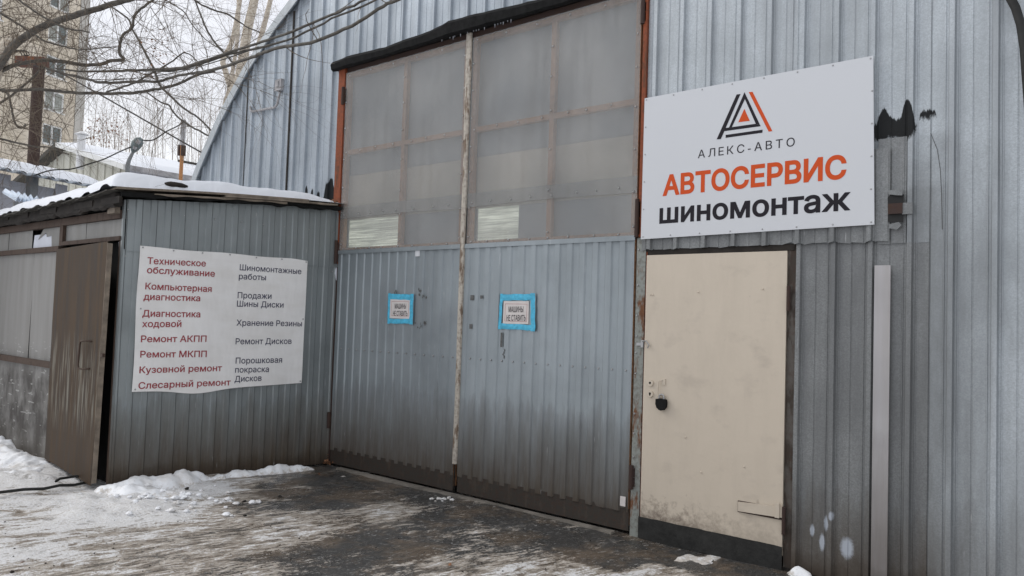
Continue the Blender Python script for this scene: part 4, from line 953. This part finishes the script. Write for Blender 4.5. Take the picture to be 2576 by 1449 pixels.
t_=.16*rim(GY+.004*np.sin(GX*22),.10)*rim(np.minimum(GX,L_-.2-GX)*2,.4)*(.8+.5*fbm(GX*1.5,GY*4,3,4))
PX=e0.x+d_.x*GX+nb.x*(.02-4.6*GY); PY=e0.y+d_.y*GX+nb.y*(.02-4.6*GY); PZ=4.0+.80*GY+.02+t_-.05*(GY<.02)
grid_mesh('roof_snow_slab',PX-ORG[ob.name].x,PY-ORG[ob.name].y,PZ-ORG[ob.name].z,M['snowroof'],ob)
for k in range(int(L_/.55)):
    random.seed(k); s=.2+k*.55; MB().box((s,-.33,3.72-.1*random.random()),(s+random.uniform(.1,.3),-.31,3.95),FO).build('hanging_scrap',g1,ob)
p1=hit(160,445,(0,0,4.35),(0,0,1))
aw=thing('tin_awning','small pale blue corrugated awning with snow streaks below the grey outbuilding eave','awning',tuple(p1))
w0=at(5,482,13.0); w1=at(175,520,13.8); w2=at(40,503,12.2); w3=at(150,540,12.6)
V=[];F=[];n=22
for j in range(n+1):
    t=j/n; a=w0.lerp(w1,t); b=w2.lerp(w3,t); dz=.07*(j%2); V+=[a+Vector((0,0,dz)),b+Vector((0,0,dz)),b+Vector((0,0,dz-.02)),a+Vector((0,0,dz-.02))]
for j in range(n):
    for q in range(4): a=j*4+q; b=j*4+(q+1)%4; F.append((a,b,b+4,a+4))
MB().add(V,F).build('awning_sheet',m_simple('pale_blue_tin_with_frost',(.50,.58,.68),.5,.1,.06,3),aw)
for w_ in (w2,w3): MB().beam(w_-Vector((0,0,.03)),(w_.x,w_.y,0),.06,.06).build('awning_post',M['zinc_old'],aw)
wl_=thing('grey_wall','plain light grey masonry wall behind the shed roof at far left','wall',tuple(at(60,560,14.6)))
MB().box((-2.5,-2.05,0),(L_+1,-1.9,2.9),lambda s,o,z:(e0+d_*s+nb*(o+2.9)).to_tuple()[:2]+(z,)).build('wall_face',m_simple('light_grey_render',(.40,.40,.43),.85,0,.07,1.3),wl_)
# brown steel post with cross arm
Pp=at(84,400,15.0); pole=thing('steel_post','dark brown steel post with a rusty cross arm on top, behind the shed','post',(Pp.x,Pp.y,0))
pz=at(98,160,15.0).z; zb=at(80,395,15).z
ax_=rr.copy(); ax_.z=0; ax_.normalize()
MB().tube([(Pp.x,Pp.y,0),(Pp.x,Pp.y,pz)],.105,14).build('shaft',M['rust_dark'],pole,False)
c=Vector((Pp.x,Pp.y,pz+.05)); MB().beam(c-ax_*.42,c+ax_*.14,.2,.17).build('cross_arm',m_rust('rusty_cross_arm',(.10,.042,.032),.4),pole)
MB().tube([(Pp.x,Pp.y,zb-1.0),(Pp.x,Pp.y,zb-.2)],.108,14).build('pale_band',M['zinc_old'],pole)
m=MB()
for k in range(4): m.tube([c-ax_*(.40-.02*k)+Vector((0,0,.08))]+[c-ax_*(.36+.05*k)+Vector((.02*math.sin(t+k),0,.14+.09*math.sin(t)))+ax_*(.16*math.cos(t)) for t in (0,.6,1.2,1.9,2.5,3.1)],.012,5)
m.build('cable_loop',M['rubber'],pole)
# thin rusty mast with insulator and box
Pm=at(455,440,17); pz=at(461,303,17).z; mast=thing('thin_mast','thin orange rusted pole with a white insulated top and a small box','pole',(Pm.x,Pm.y,0))
MB().tube([(Pm.x,Pm.y,0),(Pm.x,Pm.y,pz)],.042,10).build('shaft',m_rust('orange_rusted_pipe',(.50,.24,.10),.1,(.42,.36,.30)),mast)
MB().tube([(Pm.x,Pm.y,pz-.55),(Pm.x,Pm.y,pz+.02)],.055,10).build('insulator',M['whitestrip'],mast)
zz=at(458,377,17).z; MB().box((-.13,-.05,zz-.12),(-.045,.05,zz+.12),lambda a,b,z:(Pm.x+ax_.x*a,Pm.y+b,z)).box((.045,-.05,zz-.13),(.09,.05,zz+.10),lambda a,b,z:(Pm.x+ax_.x*a,Pm.y+b,z)).build('junction_box',M['rust_dark'],mast)
# street lamp head on its curved arm
q=[at(a,b,15.5) for a,b in ((322,412),(325,402),(330,392),(336,380))]
lamp=thing('street_lamp','grey oval street lamp head tilted on a short pole behind the shed','lamp',(q[0].x,q[0].y,0))
MB().tube([(q[0].x,q[0].y,0),q[0],q[1],q[2],q[3]],[.05,.045,.04,.035,.03],8).build('lamp_pole',M['zinc_old'],lamp)
hd=[at(a,b,15.5-.0*k) for k,(a,b) in enumerate(((334,384),(338,374),(344,362),(351,353),(356,348)))]
MB().tube(hd,[.03,.085,.11,.09,.03],10).build('lamp_head',m_simple('weathered_lamp_housing',(.15,.18,.18),.5,.2,.2,5),lamp,True)
vd=(CAM-hd[2]).normalized()
MB().tube([hd[2]+vd*.06+(hd[3]-hd[2])*.25,hd[3]+vd*.075],[.055,.04],10).build('lamp_lens',M['whitestrip'],lamp)
MB().tube([hd[1]+vd*.05,hd[1].lerp(hd[2],.5)+vd*.075],[.04,.045],10).build('lamp_lens',M['whitestrip'],lamp)
# overhead wires
def wire(name,label,pts,r,sub=6):
    P_=[at(*p) for p in pts]; Q=[]
    for i_ in range(len(P_)-1):
        p0=P_[max(i_-1,0)];p1=P_[i_];p2=P_[i_+1];p3=P_[min(i_+2,len(P_)-1)]
        for k in range(sub):
            t=k/sub; Q.append(.5*((2*p1)+(p2-p0)*t+(2*p0-5*p1+4*p2-p3)*t*t+(3*p1-p0-3*p2+p3)*t**3))
    Q.append(P_[-1]); o=MB().tube(Q,r,5).build(name,M['bark_dark'] if 'wire' not in name else M['rubber'],None,True)
    return tag(o,label,'wire')
wire('overhead_wire','straight taut wire descending from the steel post to the hangar edge',[(108,168,15),(175,195,14.6),(465,360,13),(560,412,12.4)],.014,3)
wire('overhead_wire','slack wire looping from the lamp head to the top of the thin mast',[(355,352,15.5),(385,352,15.6),(420,330,16),(445,318,16.8),(460,308,17)],.014)
wire('overhead_wire','slack wire hanging from the lamp arm down left over the snowy roofs',[(333,368,15.5),(300,382,15),(262,400,14.5),(225,412,14),(180,425,14),(130,428,14),(90,440,14)],.013)
wire('overhead_wire','long thin wire sagging across the sky under the large branches',[(-60,120,12),(200,197,11),(300,200,10.5),(430,185,9.5),(560,150,8),(650,118,7)],.006)
# ================================================================== TREES
def catmull(P_,R_,sub=5):
    Q=[];Rr=[]
    for i_ in range(len(P_)-1):
        p0=P_[max(i_-1,0)];p1=P_[i_];p2=P_[i_+1];p3=P_[min(i_+2,len(P_)-1)]
        for k in range(sub):
            t=k/sub; Q.append(.5*((2*p1)+(p2-p0)*t+(2*p0-5*p1+4*p2-p3)*t*t+(3*p1-p0-3*p2+p3)*t**3)); Rr.append(R_[i_]+(R_[i_+1]-R_[i_])*t)
    Q.append(P_[-1]); Rr.append(R_[-1]); return Q,Rr
RNG=random.Random(7)
def rv(s=1): return Vector((RNG.gauss(0,s),RNG.gauss(0,s),RNG.gauss(0,s)))
def twig(m,p,d,L,r,droop,depth,n=5,side=3,kids=(2,4)):
    pts=[p];rad=[r];dd=d.normalized(); q=p.copy(); w=rv(.18)
    for i_ in range(n):
        dd=(dd+w*.6+rv(.10)+Vector((0,0,droop))*(.12+.10*i_)).normalized(); q=q+dd*(L/n); pts.append(q.copy()); rad.append(r*(1-.75*(i_+1)/n))
        if depth>0 and i_>0:
            for _ in range(RNG.randint(*kids) if i_%2 else RNG.randint(0,1)):
                e=(dd+rv(.55)).normalized(); twig(m,q.copy(),e,L*RNG.uniform(.3,.6),r*.55*(1-.5*i_/n),droop,depth-1,max(3,n-1),3,(1,2))
    m.tube(pts,rad,side,False)
tree=thing('bare_tree','near leafless tree whose long grey branches cross the sky at upper left','tree',tuple(onz(-330,900,0) if False else at(-170,760,8.6)))
ORG[tree.name]=Vector((tree.location.x,tree.location.y,0)); tree.location.z=0
tb=ORG[tree.name]
D=8.0
tr_pts=[Vector((tb.x,tb.y,0)),at(-150,560,8.4),at(-100,360,8.2),at(-20,190,8),at(15,120,8),at(38,95,8)]
Q,Rr=catmull(tr_pts,[.16,.13,.10,.085,.07,.05]); MB().tube(Q,Rr,12).build('trunk',M['birch'],tree,True)
limbs=[
 ([(-40,720),(60,560),(150,450),(300,340),(450,260),(620,195),(800,140),(1000,80),(1200,20),(1400,-40),(1700,-160)],(8,7.8,7.6,7.5,7.4,7.3,7.2,7.1,7.0,6.9,6.8),(30,31,30,29,27,26,25,23,22,20,16)),
 ([(-80,780),(-20,740),(100,670),(250,630),(450,605),(600,615),(750,640),(880,655),(1020,645),(1120,610),(1240,600),(1205,540),(1210,430),(1240,350),(1330,280),(1350,170),(1420,90),(1540,0),(1640,-80)],(8,)*19,(20,20,19,18,17,17,17,16,16,15,16,13,13,12,12,11,11,10,9)),
 ([(-100,900),(-20,905),(150,910),(400,900),(600,920),(800,935),(1050,940),(1330,935),(1550,900),(1700,870),(1850,820),(2000,750),(2160,715)],(7.6,)*13,(14,14,14,14,14,14,14,14,13,13,12,12,10)),
 ([(450,680),(650,740),(850,790),(1000,825),(1200,830),(1400,820),(1600,820),(1750,775),(1950,735),(2100,715),(2250,670),(2450,600),(2600,550),(2720,510),(2870,470),(3120,430),(3460,300),(3750,130),(3950,20),(4200,-80)],(7,)*8+(6.6,6.2,6,5.6,5.3,5.1,5,4.8,4.6,4.4,4.3,4.1),(5,9,11,12,12,12,12,11,11,11,11,11,12,11,12,12,12,12,12,11)),
 ([(560,690),(850,720),(1050,715),(1300,710),(1550,700),(1750,690),(1900,660),(2100,600),(2300,530),(2576,440),(2870,345),(3240,185),(3560,50),(3750,-40)],(7,7,7,7,7,6.8,6.5,6.2,6,5.6,5.2,4.9,4.6,4.5),(5,8,9,10,10,10,10,10,10,10,10,10,10,9)),
 ([(1450,712),(1700,715),(1900,680),(2100,615),(2350,535),(2576,490),(2980,370),(3340,190),(3640,70),(3830,-30)],(7,6.9,6.6,6.3,6,5.7,5.2,4.8,4.6,4.4),(5,8,9,9,9,9,8,8,8,8)),
 ([(1050,20),(1280,180),(1330,290),(1420,450),(1500,600),(1560,720),(1600,840),(1700,950),(1850,1090),(2000,1190),(2180,1370)],(11,)*11,(7,8,9,10,10,11,11,10,9,8,7)),
 ([(1060,930),(1250,870),(1400,810),(1530,730),(1700,640),(1850,530),(1960,590),(2040,700)],(7.8,)*8,(8,9,9,8,7,6,5,5)),
 ([(1480,930),(1620,1030),(1700,1060),(1760,1150),(1900,1260),(2030,1330),(2180,1410)],(11,)*7,(6,7,8,8,8,8,7)),
 ([(1950,-20),(2040,200),(2100,330),(2180,450),(2300,580),(2350,660)],(10,)*6,(7,8,9,9,9,8)),
 ([(1640,-10),(1750,50),(1850,120),(1960,280),(2100,420),(2200,480)],(9,)*6,(6,5,5,5,4,4)),
 ([(1900,-40),(2000,30),(2150,100),(2280,140),(2380,200),(2500,280),(2620,330)],(8,)*7,(7,8,8,8,7,6,5)),
 ([(-60,100),(0,130),(150,220),(350,350),(500,430),(700,480),(830,500),(1180,470)],(7.2,)*8,(12,11,10,8,8,7,6,4)),
 ([(150,-80),(200,0),(400,150),(560,240),(700,290),(900,325)],(6.8,)*6,(8,9,9,9,8,6)),
 ([(260,1250),(200,1290),(150,1230),(120,1100),(80,950),(20,920)],(7.4,)*6,(7,8,9,9,9,9)),
 ([(-40,1390),(150,1430),(370,1480),(480,1480),(700,1560)],(8,)*5,(10,9,8,6,4)),
 ([(-30,1060),(120,960),(320,790),(400,700)],(8.5,)*4,(10,10,9,7)),
]
twm=MB()
for li,(pp_,dp,wd) in enumerate(limbs):
    P_=[at(a/4,b/4,d) for (a,b),d in zip(pp_,dp)]; Rd=[w/4*d/FPX for w,d in zip(wd,dp)]
    Rd=[r*(1.25 if li==0 else 1.4 if (li==3 and i_>8) else 1.3 if li in (4,5) else 1.12) for i_,r in enumerate(Rd)]
    Q,Rr=catmull(P_,Rd,4); Q=[q_+rv(.0022) for q_ in Q]
    MB().tube(Q,Rr,7).build('limb',M['bark'],tree,True)
    on_wall=[d<5.8 for d in dp]
    for i_,(q_,r_) in enumerate(zip(Q,Rr)):
        depth_=(q_-CAM).dot(fw)
        if depth_<6.0 : prob=.06
        else: prob=(.5 if li in (0,12,13,14,15) else .22)
        if RNG.random()<prob:
            for _ in range(RNG.randint(1,2)):
                d0=(Q[min(i_+1,len(Q)-1)]-Q[max(i_-1,0)]).normalized(); e=(d0*RNG.uniform(-.2,.9)+rv(.6)).normalized()
                L_t=RNG.uniform(.35,1.25)*(.55 if depth_<6 else 1)
                twig(twm,q_.copy(),e,L_t,min(r_*.35,.0042),RNG.choice((-.5,-.2,.25)),1 if depth_>6 else 0,6)
# dense inner twigs at the left
for k in range(80):
    p_=at(RNG.uniform(-80,210),RNG.uniform(-60,420),RNG.uniform(6.4,9.5)); twig(twm,p_,rv(1),RNG.uniform(.5,1.6),RNG.uniform(.0016,.0036),RNG.choice((-.6,-.3,.1)),1,6)
for k in range(16):
    p_=at(RNG.uniform(200,480),RNG.uniform(-30,40),RNG.uniform(7,9.5)); twig(twm,p_,Vector((rt.x*RNG.gauss(0,.5),rt.y*.3,-1)),RNG.uniform(.5,1.3),RNG.uniform(.0018,.003),-.3,1,6)
o=twm.build('twigs',M['bark_dark'],tree); o['kind']='stuff'
print('near twigs faces',len(twm.f))
# birches behind the hangar edge
def birch(label,pts,depth,r0,r1,ntw,mat,group,spread=1.0,droop=-.7,L=(.8,2.0),rt_=.004,kid=(1,2)):
    P_=[at(a,b,depth) for a,b in pts]; base=P_[0].copy(); base.z=0
    t=thing('birch_tree' if mat is M['birch'] else 'bare_distant_tree',label,'tree',(base.x,base.y,0),group)
    P_=[base]+P_; n=len(P_); Rd=[r0+(r1-r0)*k/(n-1) for k in range(n)]
    Q,Rr=catmull(P_,Rd,5); MB().tube(Q,Rr,7).build('trunk',mat,t,True)
    m=MB(); lo=int(len(Q)*.25)
    for k in range(ntw):
        i_=RNG.randint(lo,len(Q)-1); q_=Q[i_]; e=(rv(.7)*spread+Vector((0,0,.5))).normalized()
        twig(m,q_.copy(),e,RNG.uniform(*L),rt_,droop*RNG.uniform(.2,1),1,6,3,kid)
    o=m.build('crown',M['twig_far'],t); o['kind']='stuff'; return t
G1='pale birches behind the hangar edge'
birch('thickest birch trunk rising just behind the hangar curve',[(600,260),(600,220),(612,150),(622,80),(640,0),(650,-60)],19,.16,.09,46,M['birch'],G1)
birch('forked thin birch left of the thickest trunk',[(585,250),(578,215),(565,170),(562,150),(585,100),(604,0),(612,-50)],20,.09,.05,40,M['birch'],G1)
birch('slender birch leaning right over the hangar roof',[(640,200),(650,120),(668,50),(690,-40)],22,.10,.06,40,M['birch'],G1)
birch('thin straight birch directly on the sky left of the curve',[(560,330),(575,230),(590,150),(600,60),(598,-30)],24,.07,.05,36,M['birch'],G1)
G2='distant bare trees beyond the roofs'
for k,(x,top,dp) in enumerate(((232,330,48),(262,300,44),(292,285,46),(330,300,60),(362,240,62),(392,250,58),(412,285,50),(436,235,60),(462,270,56),(486,225,60),(508,250,52),(532,215,58),(300,320,70),(350,280,70),(400,230,75),(450,300,70),(500,290,66),(545,270,50))):
    lab='bare far tree above the roofs, '+['leftmost, beside the apartment block','second from the left, brownish','third from the left, brownish top','left of the street lamp head','above the street lamp head','thin, right of the street lamp head','left of the thin mast','tall, touching the thin mast','right of the thin mast','tall, between mast and hangar','left of the hangar foot','tall, against the hangar curve','faint, behind the flue pipe','faint, behind the lamp','faint and tallest in the middle','faint, behind the mast foot','faint, low beside the hangar','last one beside the hangar curve'][k]
    b=hit(x,430,(0,0,0),(0,0,1)) if False else None
    birch(lab,[(x-4,455),(x-2+RNG.uniform(-3,3),(455+top)/2),(x+RNG.uniform(-6,6),top)],dp,.05,.012,14 if dp<65 else 9,M['twig_far'],G2,.45,.35,(1.6,3.6),.011,(1,2))
# dry seed clusters on the brownish trees
m=MB()
for k in range(330):
    x=RNG.gauss(262,34); y=RNG.gauss(335,26)
    if x<205 or x>330: continue
    p_=at(x,y,RNG.uniform(43,47)); s=RNG.uniform(.02,.05); V=[p_+rv(s) for _ in range(4)]; m.add(V,[(0,1,2),(0,2,3),(0,3,1),(1,3,2)])
for k in range(70):
    x=RNG.gauss(400,26); y=RNG.gauss(125,30); p_=at(x,y,10.6); s=.012; V=[p_+rv(s) for _ in range(4)]; m.add(V,[(0,1,2),(0,2,3),(0,3,1),(1,3,2)])
o=m.build('seed_clusters',M['leaf']); tag(o,'small brown seed clusters on the bare far trees','seeds',kind='stuff')
# far treeline closing the horizon
m=MB()
for k in range(50):
    x=RNG.uniform(150,560); p_=at(x,RNG.uniform(400,470),RNG.uniform(75,110)); h=RNG.uniform(3,9); m.tube([p_-Vector((0,0,6)),p_+Vector((RNG.gauss(0,.3),0,h*.5)),p_+Vector((RNG.gauss(0,.6),0,h))],[.05,.03,.012],3,False)
o=m.build('far_wood',M['twig_far']); tag(o,'pale distant wood of thin bare stems','wood',kind='stuff')
